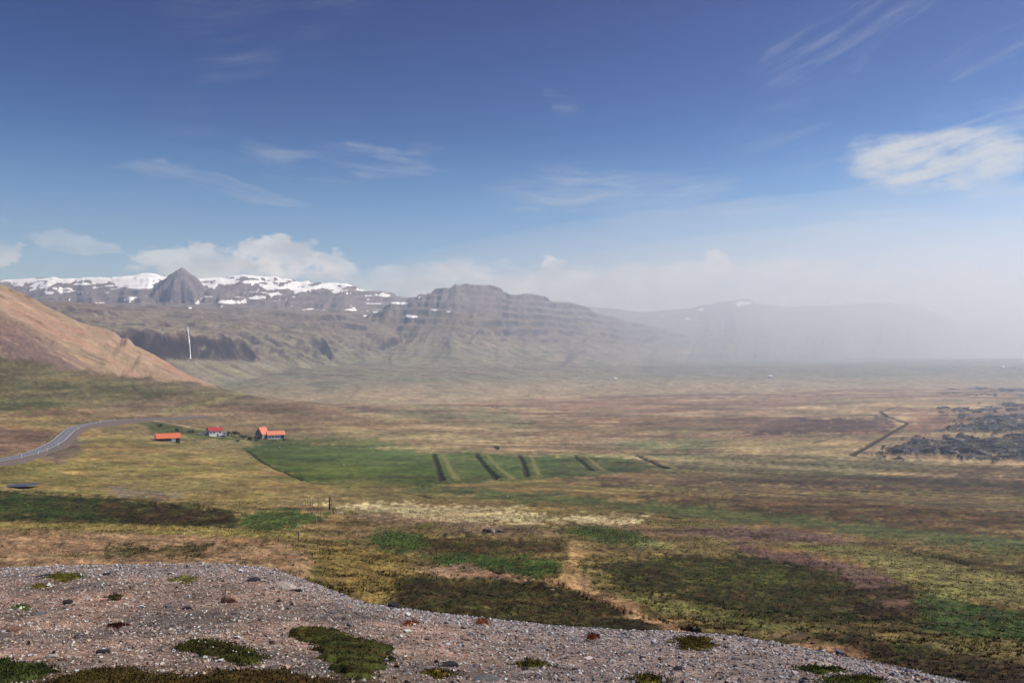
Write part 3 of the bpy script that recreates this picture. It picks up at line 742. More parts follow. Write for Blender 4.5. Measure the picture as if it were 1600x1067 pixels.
FOOT = [(-2600, 500), (-1600, 800), (-1000, 1250), (-640, 1650), (-480, 1950), (-390, 2400), (-220, 2850), (0, 3250), (300, 3850), (700, 4600), (1200, 5350), (1750, 5850), (3300, 6900), (6500, 9800), (12000, 15500)]
BACK = {   # skyline in pixels, its depth in metres, length of the front slope
    'snow': ([(-500, 440), (-150, 432), (0, 436), (30, 434), (80, 429), (120, 432), (170, 429), (230, 427), (258, 430), (283, 431), (318, 432), (345, 431), (380, 429), (420, 432), (470, 437), (540, 441), (560, 450), (600, 455), (650, 466), (700, 480), (760, 500), (900, 560)],
             [(-500, 4800), (200, 4800), (600, 5000), (900, 5400)], 1600),
    'middle': ([(560, 500), (600, 478), (640, 464), (668, 455), (690, 447), (712, 443), (735, 445), (752, 443), (770, 447), (784, 449), (796, 458), (808, 460), (820, 456), (838, 456), (852, 463), (872, 469), (900, 473), (918, 480), (945, 492), (975, 500), (1005, 506), (1040, 514), (1066, 520), (1084, 530), (1120, 548), (1160, 560), (1300, 590)],
               [(560, 4200), (740, 4500), (830, 4750), (940, 5200), (1060, 5900), (1160, 6500), (1300, 7500)], 1700),
    'far': ([(780, 500), (860, 470), (900, 472), (960, 482), (1000, 486), (1040, 484), (1090, 478), (1130, 470), (1160, 465), (1185, 472), (1230, 478), (1300, 476), (1380, 470), (1430, 476), (1465, 488), (1500, 500), (1560, 505), (1640, 510), (1800, 520), (2200, 560)],
            [(780, 7000), (1000, 7100), (1200, 7300), (1400, 7800), (1600, 9500), (2200, 13000)], 3000),
}


def mountain_height(x, y):
    u = CX + FPX * x / np.maximum(y, 10)
    # arc length and depth behind the foot of the escarpment
    best = np.full(x.shape, 1e9); s = np.zeros(x.shape); side = np.zeros(x.shape); acc = 0.0
    for (ax, ay), (bx, by) in zip(FOOT[:-1], FOOT[1:]):
        ex, ey = bx - ax, by - ay; l = math.hypot(ex, ey)
        t = np.clip(((x - ax) * ex + (y - ay) * ey) / (l * l), 0, 1)
        dx = x - ax - t * ex; dy = y - ay - t * ey; dd = np.hypot(dx, dy); m = dd < best
        best = np.where(m, dd, best); s = np.where(m, acc + t * l, s); side = np.where(m, np.sign(ex * dy - ey * dx), side); acc += l
    t = best * side
    grow = 1 + 0.42 * sstep(s, 2600, 5200)
    spur = 190 * fbm(x / 620, y / 620, 3, 201) * sstep(s, 2400, 3600) + 34 * fbm(x / 240, y / 240, 3, 203) + 22 * ridged(x / 95, y / 95, 3, 207) * sstep(t, 150, 330)
    # deep alcove where the waterfall drops
    wx, wy = WATERFALL
    dw = np.hypot((x - wx) / 75.0, (y - wy) / 120.0)
    calm = 1 - sstep(np.hypot(x - wx, y - wy), 120, 420)
    t1 = t + spur * (1 - 0.7 * calm)
    t1 = np.where(t1 > 0, t1 / grow ** 0.7, t1)
    crag = 11 * fbm(x / 45, y / 70, 3, 211) + 5 * fbm(x / 14, y / 30, 2, 213)
    tt = t1 + crag * sstep(t1, 200, 320) * (1 - sstep(t1, 900, 1300))
    P = np.interp(tt, [-400, -60, 0, 60, 140, 250, 350, 366, 384, 400, 520, 640, 655, 690, 800, 818, 1100, 1800, 3000, 6000],
                  [-30, -4, 0, 6, 20, 54, 96, 128, 160, 174, 184, 194, 210, 216, 226, 246, 272, 318, 350, 380])
    Psm = np.interp(tt, [-400, -60, 0, 60, 140, 250, 350, 450, 540, 640, 800, 1100, 1800, 3000, 6000], [-30, -4, 0, 6, 20, 52, 92, 142, 178, 200, 226, 272, 318, 350, 380])
    cw = np.maximum(sstep(fbm(s / 420, s * 0 + 3.3, 3, 215), -0.12, 0.16), 1 - sstep(s, 2550, 2900)); P = P * cw + Psm * (1 - cw)
    gul = ridged(s / 115 + 0.4 * fbm(x / 200, y / 200, 2, 217), t / 900, 4, 219)
    P = P * grow
    P = P - (1 - gul) * 30 * (1 - 0.8 * sstep(s, 4000, 5000)) * sstep(P, 50, 140) * (1 - 0.6 * sstep(P, 180, 260)) * (1 - 0.6 * calm)
    P = P + 14 * fbm(x / 160, y / 160, 4, 223) * sstep(P, 150, 230) + 2.2 * fbm(x / 40, y / 40, 3, 227) * sstep(P, 20, 80)
    # rising moor behind, stepped by lava beds
    zs = [P]; 
    for key in ('snow', 'middle', 'far'):
        sky, dep, L = BACK[key]
        D = interp2(u, dep); zr = D * slope_of(interp2(u, sky)) + CAM_Z
        f = (D - y) / L; jag = 0 if key == 'snow' else (30 if key == 'middle' else 18) * (ridged(u / 34, f * 2.0 + 0.7, 4, 291) - 0.55) * np.exp(-np.abs(f) * 7)
        lat = (u - CX) / FPX * D; wv = 90 * fbm(x / 900, y / 900, 3, 233 + len(key))
        n = ridged((lat + wv) / 620 + 0.5 * f, f * 0.5 + lat / 4000, 4, 231 + len(key)) - 0.5; n2 = ridged((lat + wv) / 170 + 0.7 * f, f * 1.1, 4, 241 + len(key)) - 0.5
        
        base = 70.0; fc = np.clip(f, 0, 1)
        front = zr - np.maximum(zr - base, 50) * (1 - (1 - fc) ** (1.2 if key == 'snow' else 1.9)) - 110 * np.clip(f - 1, 0, None)
        front = front + np.clip(f * 3, 0.05, 1) * (1 - 0.95 * fc) * (zr * 0.14 * n + zr * 0.05 * n2 + zr * 0.03 * fbm(f * 9 + lat / 900, lat / 2500, 3, 257))
        front = front + jag
        z = np.where(f >= 0, front, zr - (y - D) * 0.45)
        z = z + 6 * fbm(x / 70, y / 70, 4, 251)
        zs.append(z)
    # the lone rock peak standing before the snowfields
    Dp = 4560.0; xp = (283 - CX) / FPX * Dp; r = 1.1 * np.hypot(x - xp, (y - Dp) * 0.8); zp = Dp * float(slope_of(417)) + CAM_Z
    ang = np.arctan2(y - Dp, x - xp); r = r * (1 + 0.42 * fbm(ang * 1.9 + 3, r / 300, 4, 261)) + 14 * fbm(x / 45, y / 45, 3, 263) + 7 * fbm(x / 16, y / 16, 2, 265)
    zs.append(np.interp(r, [0, 10, 25, 56, 90, 126, 165, 230, 400, 900], [zp, zp - 4, zp - 18, zp - 40, zp - 74, zp - 110, zp - 150, zp - 250, zp - 480, -1200]))
    # lava beds: the slopes break into ledges and short cliffs
    for i in range(4):
        q = zs[i] / 44.0 + 0.9 * fbm(x / 700, y / 700, 3, 281 + i); fl = np.floor(q); stp = (fl + sstep(q - fl, 0.45, 0.95) - q) * 44.0
        zs[i] = zs[i] + stp * (0.62 if i else 0.4) * sstep(zs[i], 150, 230) * (0.35 + 0.65 * sstep(fbm(x / 260, y / 260, 3, 285), -0.2, 0.15))
    Z = np.stack(zs); k = np.argmax(Z, 0)
    return Z.max(0), k, t, s, u


WATERFALL = (-800.0, 2050.0)
M_ROCK = land_mat('mountain_rock', (0.02, 0.07, 0.22), (0.22, 0.26, 0.24), ((0.02, 10.0, 0.35), (0.09, 4.0, 0.5)))



def add_snow(m):
    t = m.node_tree; X = NX(t); b = [n for n in t.nodes if n.type == 'BSDF_PRINCIPLED'][0]
    src = b.inputs['Base Color'].links[0].from_socket
    at = t.nodes.new('ShaderNodeAttribute'); at.attribute_name = 'snow'; g = t.nodes.new('ShaderNodeNewGeometry')
    n1 = X.noise(g.outputs['Position'], 0.018, 6, 0.72); lvl = X.add(at.outputs['Fac'], X.mul(X.sub(n1, 0.5), 1.5))
    X.l.new(X.mix(X.smooth(lvl, -0.05, 0.10), src, L3(238, 240, 246)), b.inputs['Base Color'])


add_snow(M_ROCK)


def mtn_f(x, y): return mountain_height(np.asarray(x, float), np.asarray(y, float))[0]


SNOW_SPOTS = [(362, 472, 26, 2.6), (400, 466, 14, 1.6), (626, 474, 17, 2.4), (646, 495, 9, 2.6), (640, 494, 6, 2), (655, 464, 9, 1.8), (580, 452, 12, 1.8), (600, 462, 10, 2), (676, 484, 10, 1.3), (297, 481, 4, 1.5),
              (302, 472, 8, 1.6), (215, 447, 26, 4), (190, 443, 14, 3), (235, 449, 14, 2), (267, 462, 6, 1.8), (90, 450, 12, 1.6), (75, 457, 9, 1.6), (105, 450, 9, 1.4), (52, 447, 8, 2.4), (330, 446, 8, 2),
              (1075, 498, 5, 3), (1094, 484, 5, 2.4), (1040, 492, 9, 1.2), (1160, 474, 16, 2.2), (1150, 478, 12, 1.6), (1185, 469, 8, 1.4), (1140, 509, 6, 1.5), (1245, 500, 6, 1.2), (1428, 508, 6, 1.2), (1196, 498, 6, 1.2),
              (879, 468, 12, 2.0), (862, 462, 6, 1.6), (570, 493, 5, 1.2), (700, 487, 6, 1.2), (585, 488, 4, 1.2)]


def make_mountains():
    tau = np.concatenate([np.linspace(-1.5, -0.70, 30, endpoint=False), np.linspace(-0.70, 0.70, 900), np.linspace(0.70, 1.5, 31)[1:]])
    Y = [1150.0]
    while Y[-1] < 17500: Y.append(Y[-1] * (1 + (0.0052 if Y[-1] < 6500 else 0.0085)))
    Y = np.array(Y); X, YY = np.meshgrid(tau, Y); x = (X * YY).ravel(); y = YY.ravel()
    z, k, t, s, u = mountain_height(x, y)
    g = h_smooth(x, y)
    nr, nc = X.shape
    Z2 = z.reshape(nr, nc); xg = x.reshape(nr, nc)
    gx = np.gradient(Z2, axis=1) / np.maximum(np.gradient(xg, axis=1), 0.1); gy = np.gradient(Z2, axis=0) / np.gradient(YY, axis=0)
    st = np.hypot(gx, gy).ravel()
    v = project(x, y, z)[1]
    n = len(x)
    C = np.zeros((n, 3)); C[:] = (114, 109, 92)
    def mixc(m, col): C[:] = C * (1 - m[:, None]) + np.array(col, float)[None] * m[:, None]
    a1 = fbm(x / 180, y / 180, 5, 301); a2 = fbm(x / 60, y / 60, 4, 303); str_ = fbm(z / 14 + 2 * a1, (x + y) / 900, 4, 305)
    rill = fbm(s / 30 + t / 300 + 0.5 * a1, t / 420, 4, 307)
    mixc(sstep(a1, 0.0, 0.3) * 0.6, (104, 104, 80)); mixc(sstep(-a1, 0.05, 0.3) * 0.6, (124, 112, 94))
    mixc(sstep(rill, 0.04, 0.26) * sstep(z, 20, 60) * 0.75, (94, 84, 76)); mixc(sstep(-rill, 0.1, 0.3) * sstep(z, 20, 60) * 0.4, (128, 118, 94))
    hi = sstep(z + 60 * a1, 120, 240); mixc(hi * 0.75, (100, 88, 78)); mixc(hi * sstep(a2, 0.02, 0.26) * 0.6, (84, 78, 54)); mixc(hi * sstep(str_, 0.05, 0.3) * 0.45, (78, 68, 62))
    top = sstep(z, 300, 420); mixc(top * 0.7, (104, 96, 96)); mixc(top * sstep(-a2, 0.05, 0.3) * 0.4, (112, 100, 92))
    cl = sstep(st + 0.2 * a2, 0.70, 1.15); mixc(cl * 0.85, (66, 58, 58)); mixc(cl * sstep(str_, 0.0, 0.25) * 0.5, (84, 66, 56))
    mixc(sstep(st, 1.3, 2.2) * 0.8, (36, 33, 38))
    mixc((1 - sstep(z + 14 * a1, 6, 44)) * 0.8, (142, 124, 98)); C[:] = C * np.where(z > 150, 1.14, 1.05)[:, None]; mixc((k == 4) * 0.6, (128, 120, 122))  # rock lightened, more when high, to stand in for brighter haze
    # last winter's snow lying in the high hollows
    sn = fbm((u + 2.5 * v) / 30, v / 3.4, 5, 311) * 1.15; sb = fbm(u / 80, v / 12, 3, 313)
    hgt = 1 - sstep(v, 436, 468)
    lvl = np.where(k == 1, hgt * 0.55 - 0.41, -1.0)
    lvl = np.where(k == 1, lvl + 0.10 * np.exp(-((u - 480) / 90) ** 2) * sstep(v, 440, 446) + 0.10 * (v < 438), lvl)
    snow = np.clip((sn + 0.6 * sb + lvl) * 1.5, -1, 1)
    for (su, sv, ru, rv) in SNOW_SPOTS:
        d2 = ((u - su + 4 * sn) / ru) ** 2 + ((v - sv + 1.2 * sb) / rv) ** 2
        snow = np.maximum(snow, np.where((k >= 1) | (z > 230), np.clip(0.9 - d2 - 0.5 * sn, -1, 1), -1))
    snow = np.where((v < 514) & (k != 4), snow, -1.0)
    C = np.clip(C, 6, 250); col = np.concatenate([lin(C), np.ones((n, 1))], 1)
    idx = np.arange(nr * nc).reshape(nr, nc)
    F = np.stack([idx[:-1, :-1], idx[:-1, 1:], idx[1:, 1:], idx[1:, :-1]], -1).reshape(-1, 4)
    V = np.stack([x, y, z], 1)
    keep = (z - g > -6)[F].any(1) & (z > -2)[F].any(1)
    fk = k[F][:, 0]
    # ground buried in the mountains is not needed; the back of each ridge is kept
    for i, nm in enumerate(('escarpment_mountain', 'snowy_mountain', 'crag_mountain', 'distant_mountain', 'rock_peak')):
        m = keep & (fk == i)
        if m.any(): tag(sub_mesh(nm, V, F, m, col, M_ROCK, {'snow': snow}), kind='structure')


make_mountains()

# ------------------------------------------------------------------ dusty air over the valley
def make_haze():
    bm = bmesh.new(); bmesh.ops.create_cube(bm, size=1.0)
    x0, x1, y0, y1, z0, z1 = -36000, 66000, -200, 36000, -12, 712
    x0, x1 = -70000, 70000
    for v in bm.verts:
        v.co = Vector((x0 if v.co.x < 0 else x1, y0 if v.co.y < 0 else y1, z0 if v.co.z < 0 else z1))
    me = bpy.data.meshes.new('haze'); bm.to_mesh(me); bm.free()
    m = bpy.data.materials.new('haze_air'); m.use_nodes = True; t = m.node_tree; t.nodes.clear()
    o = t.nodes.new('ShaderNodeOutputMaterial'); p = t.nodes.new('ShaderNodeVolumePrincipled')
    p.inputs['Color'].default_value = (0.56, 0.73, 1.0, 1); p.inputs['Absorption Color'].default_value = (1, 1, 1, 1); p.inputs['Density'].default_value = 0.00013; p.inputs['Anisotropy'].default_value = 0.4
    for nm in ('Density Attribute', 'Color Attribute', 'Temperature Attribute'):
        if nm in p.inputs: p.inputs[nm].default_value = ''
    m.cycles.homogeneous_volume = True
    t.links.new(p.outputs[0], o.inputs['Volume']); me.materials.append(m)
    ob = bpy.data.objects.new('haze', me); COL.objects.link(ob); ob['kind'] = 'stuff'; ob['label'] = 'pale dusty haze filling the valley'


make_haze()


def make_dust():
    """wind-blown dust hanging over the far right of the plain: thickest at its heart"""
    e = bpy.data.objects.new('dust_cloud', None); COL.objects.link(e); e.location = (3500, 7300, 0); e['kind'] = 'stuff'; e['label'] = 'pale dust blown across the right end of the valley'
    for k, sc in enumerate((1.12, 0.98, 0.84, 0.70, 0.56)):
        bm = bmesh.new(); bmesh.ops.create_uvsphere(bm, u_segments=96, v_segments=48, radius=1.0)
        for v in bm.verts: v.co = Vector((v.co.x * 5200 * sc, v.co.y * 4400 * sc, v.co.z * 1150 * sc + 60 - 3 * k))
        me = bpy.data.meshes.new('dust_layer'); bm.to_mesh(me); bm.free()
        for p in me.polygons: p.use_smooth = True
        m = bpy.data.materials.new('dust_air'); m.use_nodes = True; t = m.node_tree; t.nodes.clear()
        o = t.nodes.new('ShaderNodeOutputMaterial'); p = t.nodes.new('ShaderNodeVolumePrincipled')
        p.inputs['Color'].default_value = (0.78, 0.795, 0.84, 1); p.inputs['Density'].default_value = 0.00009; p.inputs['Anisotropy'].default_value = 0.2
        for nm in ('Density Attribute', 'Color Attribute', 'Temperature Attribute'):
            if nm in p.inputs: p.inputs[nm].default_value = ''
        m.cycles.homogeneous_volume = True; t.links.new(p.outputs[0], o.inputs['Volume']); me.materials.append(m)
        ob = bpy.data.objects.new('dust_layer', me); COL.objects.link(ob); ob['kind'] = 'stuff'; ob.parent = e


make_dust()
# ------------------------------------------------------------------ builders for things
def paint(name, rgb, var=0.25, scale=3.0, rough=0.8, spec=0.2, bump=0.0, dirt=None):
    m, X, b = new_mat(name); N = X.n
    tc = N.new('ShaderNodeTexCoord'); p = tc.outputs['Object']
    n1 = X.noise(p, scale, 5, 0.65); g = X.lin(n1, 0.25, 0.75, 1 - var, 1 + var)
    col = X.mix(1.0, L3(*rgb), X.xyz(g, g, g), 'MULTIPLY')
    if dirt:
        n2 = X.noise(p, scale * 0.37, 5, 0.7)
        col = X.mix(X.smooth(n2, 0.5, 0.72), col, L3(*dirt))
    X.l.new(col, b.inputs['Base Color']); b.inputs['Roughness'].default_value = rough; b.inputs['Specular IOR Level'].default_value = spec
    if bump:
        bp = N.new('ShaderNodeBump'); bp.inputs['Strength'].default_value = 0.7; bp.inputs['Distance'].default_value = bump
        X.l.new(X.noise(p, scale * 3, 5, 0.6), bp.inputs['Height']); X.l.new(bp.outputs[0], b.inputs['Normal'])
    return m


def vcol_mat(name, rough=0.9, spec=0.15, var=0.0, scale=30.0, trans=0.0):
    m, X, b = new_mat(name)
    at = X.n.new('ShaderNodeAttribute'); at.attribute_name = 'Col'; col = at.outputs[0]
    if var:
        geo = X.n.new('ShaderNodeNewGeometry'); g = X.lin(X.noise(geo.outputs['Position'], scale, 4, 0.6), 0.25, 0.75, 1 - var, 1 + var)
        col = X.mix(1.0, col, X.xyz(g, g, g), 'MULTIPLY')
    X.l.new(col, b.inputs['Base Color']); b.inputs['Roughness'].default_value = rough; b.inputs['Specular IOR Level'].default_value = spec
    return m


def bm_obj(name, bm, mat, parent=None, smooth=False):
    me = bpy.data.meshes.new(name); bmesh.ops.recalc_face_normals(bm, faces=bm.faces); bm.to_mesh(me); bm.free()
    if smooth:
        for p in me.polygons: p.use_smooth = True
    if mat: me.materials.append(mat)
    o = bpy.data.objects.new(name, me); COL.objects.link(o)
    if parent is not None: o.parent = parent
    return o


def empty(name, loc, rz=0.0):
    o = bpy.data.objects.new(name, None); COL.objects.link(o); o.location = loc; o.rotation_euler = (0, 0, rz); o.empty_display_size = 0.5
    return o


def box(bm, x0, x1, y0, y1, z0, z1):
    vs_ = [bm.verts.new(p) for p in ((x0, y0, z0), (x1, y0, z0), (x1, y1, z0), (x0, y1, z0), (x0, y0, z1), (x1, y0, z1), (x1, y1, z1), (x0, y1, z1))]
    for f in ((0, 3, 2, 1), (4, 5, 6, 7), (0, 1, 5, 4), (1, 2, 6, 5), (2, 3, 7, 6), (3, 0, 4, 7)): bm.faces.new([vs_[i] for i in f])
    return vs_


def part_box(name, dims, mat, parent):
    bm = bmesh.new(); box(bm, *dims); return bm_obj(name, bm, mat, parent)


def ground_pt(u, v, dmin=2.0, lift=0.0):
    x, y = hit(u, v, dmin, f=H); return Vector((x, y, H1(x, y) + lift))


# ------------------------------------------------------------------ gravel: loose stones too many to count
M_STONE = vcol_mat('gravel_stone', 0.85, 0.2, 0.25, 40.0)
M_ROCKV = vcol_mat('weathered_stone', 0.9, 0.15, 0.35, 9.0)
M_TUFT = vcol_mat('grass_blades', 0.9, 0.05)

CUBE_V = np.array([(-1, -1, -1), (1, -1, -1), (1, 1, -1), (-1, 1, -1), (-1, -1, 1), (1, -1, 1), (1, 1, 1), (-1, 1, 1)], float)
CUBE_F = np.array([(0, 3, 2), (0, 2, 1), (4, 5, 6), (4, 6, 7), (0, 1, 5), (0, 5, 4), (1, 2, 6), (1, 6, 5), (2, 3, 7), (2, 7, 6), (3, 0, 4), (3, 4, 7)])
OCT_V = np.array([(1, 0, 0), (-1, 0, 0), (0, 1, 0), (0, -1, 0), (0, 0, 1), (0, 0, -1)], float)
OCT_F = np.array([(0, 2, 4), (2, 1, 4), (1, 3, 4), (3, 0, 4), (2, 0, 5), (1, 2, 5), (3, 1, 5), (0, 3, 5)])


def rand_rot(n):
    q = RNG.normal(size=(n, 4)); q /= np.linalg.norm(q, axis=1)[:, None]; w, x, y, z = q.T
    return np.stack([np.stack([1 - 2 * (y * y + z * z), 2 * (x * y - z * w), 2 * (x * z + y * w)], -1),
                     np.stack([2 * (x * y + z * w), 1 - 2 * (x * x + z * z), 2 * (y * z - x * w)], -1),
                     np.stack([2 * (x * z - y * w), 2 * (y * z + x * w), 1 - 2 * (x * x + y * y)], -1)], 1)


def gravel_palette(n, x, y):
    g = gravel_edge(x, y); u = CX + FPX * x / np.maximum(y, 6)
    grey = np.clip(0.75 * sstep(y / g, 0.78, 0.95) + 0.7 * sstep(u, 450, 1100) + 0.3 * fbm(x / 2.6, y / 2.6, 3, 131), 0.05, 0.9)
    pink = np.array([(132, 108, 92), (116, 90, 76), (148, 122, 104), (98, 80, 70), (128, 98, 84), (160, 138, 120), (84, 68, 60), (122, 96, 70)], float)
    gry = np.array([(124, 118, 118), (104, 100, 102), (142, 138, 136), (86, 83, 86), (112, 104, 106), (160, 156, 150), (68, 66, 70), (126, 112, 108)], float)
    i = RNG.integers(0, 8, n); pick = RNG.random(n) < grey
    c = np.where(pick[:, None], gry[i], pink[i]) * RNG.uniform(0.62, 1.22, n)[:, None]
    c = c * 1.42; c = np.minimum(c * 0.65 + c.mean(1)[:, None] * 0.35, 182); pale = RNG.random(n) < 0.003; c[pale] = (196, 188, 176)
    return lin(np.clip(c, 5, 240))


def make_gravel():
    n = 76000
    yy = 8.0 + 22.0 * RNG.random(n) ** 0.9; tau = RNG.uniform(-0.80, 0.80, n); x = tau * (yy + 2); y = yy
    g = gravel_edge(x, y); keep = (y < g * 1.07) & (moss_cover(x, y) < 0.35 + 0.65 * RNG.random(n) ** 3); x, y = x[keep], y[keep]; n = len(x)
    r = 0.010 + 0.020 * RNG.random(n) ** 2.6; big = RNG.random(n) < 0.03; r[big] *= RNG.uniform(1.5, 2.3, big.sum())
    r = r * (0.75 + 0.022 * y)
    z = H(x, y)
    sc = r[:, None] * np.stack([RNG.uniform(0.8, 1.5, n), RNG.uniform(0.7, 1.1, n), RNG.uniform(0.45, 0.85, n)], 1)
    R = rand_rot(n)
    col = gravel_palette(n, x, y)
    half = n // 2; parts_v, parts_f, parts_c = [], [], []; base = 0
    for (V0, F0, sl) in ((CUBE_V * 0.8, CUBE_F, slice(0, half)), (OCT_V * 1.25, OCT_F, slice(half, n))):
        m = sl.stop - sl.start; k = len(V0)
        P = V0[None] * RNG.uniform(0.65, 1.2, (m, k, 1)) * sc[sl][:, None, :]
        P = np.einsum('nij,nkj->nki', R[sl], P); P[:, :, 2] *= 0.8
        P += np.stack([x[sl], y[sl], z[sl] + r[sl] * 0.25], 1)[:, None, :]
        F = F0[None] + (np.arange(m) * k)[:, None, None] + base
        parts_v.append(P.reshape(-1, 3)); parts_f.append(F.reshape(-1, 3)); parts_c.append(np.repeat(col[sl], k, 0)); base += m * k
    C = np.concatenate(parts_c); C = np.concatenate([C, np.ones((len(C), 1))], 1)
    o = mesh_np('gravel', np.concatenate(parts_v), np.concatenate(parts_f), M_STONE, False, C)
    tag(o, 'loose grey and pinkish gravel covering the knoll', 'gravel', kind='stuff')


# ------------------------------------------------------------------ cushions of moss and heath on the gravel
# outline in pixels of the photograph, height in metres, leaf colour, label
CUSHIONS = [
    ([(440, 990), (478, 982), (520, 984), (548, 1000), (606, 1012), (600, 1040), (560, 1060), (530, 1058), (512, 1040), (500, 1010), (470, 998)], 0.16, (46, 48, 22), 'largest dark green moss cushion sprawling across the gravel, bottom centre'),
    ([(262, 1012), (300, 1003), (350, 1004), (380, 1016), (416, 1028), (400, 1038), (350, 1034), (310, 1020)], 0.10, (46, 47, 22), 'low dark green moss cushion dotted with white specks on the gravel'),
    ([(-60, 1034), (20, 1034), (50, 1042), (85, 1050), (60, 1064), (-60, 1075)], 0.12, (42, 48, 22), 'dark green moss cushion in the bottom left corner'),
    ([(1054, 1000), (1080, 996), (1108, 1000), (1116, 1010), (1090, 1017), (1064, 1012)], 0.09, (58, 50, 18), 'brownish green moss cushion near the gravel rim, right of the dirt path'),
    ([(802, 1038), (825, 1030), (850, 1034), (852, 1042), (820, 1044)], 0.06, (62, 58, 22), 'thin olive moss cushion at the middle of the bottom gravel'),
    ([(664, 1050), (690, 1046), (708, 1052), (690, 1062), (668, 1060)], 0.06, (70, 62, 24), 'yellowish moss cushion by the bottom edge between gravel stones'),
    ([(1240, 1046), (1270, 1040), (1310, 1043), (1320, 1050), (1280, 1054)], 0.06, (50, 56, 22), 'small green moss cushion beside the pale slab on right gravel'),
    ([(1290, 1060), (1330, 1056), (1370, 1060), (1380, 1072), (1300, 1074)], 0.06, (54, 58, 24), 'green moss cushion at bottom edge, rightmost on the gravel'),
    ([(985, 1062), (1010, 1054), (1040, 1058), (1040, 1066), (1000, 1070)], 0.05, (64, 60, 24), 'faint moss cushion touching the bottom edge below the gravel rim'),
    ([(66, 903), (90, 896), (126, 898), (130, 904), (96, 909)], 0.06, (86, 82, 36), 'flat olive moss cushion near the far left gravel crest'),
    ([(44, 917), (62, 912), (76, 916), (62, 920)], 0.05, (92, 86, 40), 'small yellow-green moss cushion below the far left crest'),
    ([(270, 906), (286, 899), (304, 904), (294, 912)], 0.07, (104, 102, 58), 'pale green grassy cushion in the middle of left gravel'),
    ([(32, 948), (40, 944), (47, 948), (40, 953)], 0.05, (66, 84, 34), 'tiny bright green plant on the left gravel'),
    ([(164, 932), (178, 929), (190, 933), (178, 938)], 0.05, (52, 44, 24), 'small dark brown heath cushion on left gravel'),
    ([(170, 978), (182, 973), (193, 977), (184, 983)], 0.08, (52, 26, 20), 'small dark maroon heath tuft on left gravel'),
    ([(918, 996), (926, 991), (934, 996), (926, 1002)], 0.09, (84, 44, 32), 'small reddish brown heath tuft on the gravel rim at centre'),
    ([(630, 976), (640, 970), (654, 974), (640, 979)], 0.06, (104, 66, 44), 'small rust coloured heath tuft just below the dark rim stone'),
    ([(742, 972), (752, 967), (764, 972), (752, 977)], 0.06, (112, 74, 50), 'rusty heath tuft on the gravel rim below the dark heath'),
    ([(280, 1062), (340, 1046), (430, 1048), (500, 1060), (500, 1080), (280, 1080)], 0.07, (54, 44, 22), 'brown moss mat along the bottom edge under the largest cushion'),
    ([(95, 1062), (150, 1046), (220, 1044), (270, 1056), (270, 1082), (95, 1082)], 0.07, (54, 46, 22), 'brown and olive moss mat along the bottom left edge'),
]
CUSH_WORLD = []
for pts_, h_, c_, l_ in CUSHIONS:
    w_ = [hit(u, v, 5.0, f=h_smooth) for u, v in pts_]; CUSH_WORLD.append(np.array(w_))


def wpoly_sd(x, y, P):
    best = np.full(x.shape, 1e9); ins = np.zeros(x.shape, bool)
    for (ax, ay), (bx, by) in zip(P, np.roll(P, -1, 0)):
        ex, ey = bx - ax, by - ay; l2 = ex * ex + ey * ey + 1e-12
        t = np.clip(((x - ax) * ex + (y - ay) * ey) / l2, 0, 1)
        best = np.minimum(best, np.hypot(x - ax - t * ex, y - ay - t * ey))
        cr = ((ay > y) != (by > y)); xi = ax + (y - ay) * ex / (ey if ey != 0 else 1e-12)
        ins ^= cr & (x < xi)
    return np.where(ins, best, -best)


def moss_cover(x, y):
    c = np.zeros(x.shape)
    for P in CUSH_WORLD:
        m = (x > P[:, 0].min()) & (x < P[:, 0].max()) & (y > P[:, 1].min()) & (y < P[:, 1].max())
        if m.any():
            q = c[m]; c[m] = np.maximum(q, sstep(wpoly_sd(x[m], y[m], P) + 0.06 * fbm(x[m] / 0.3, y[m] / 0.3, 2, 401), 0.0, 0.06))
    return c


M_MOSS = vcol_mat('moss', 0.95, 0.05, 0.45, 16.0)


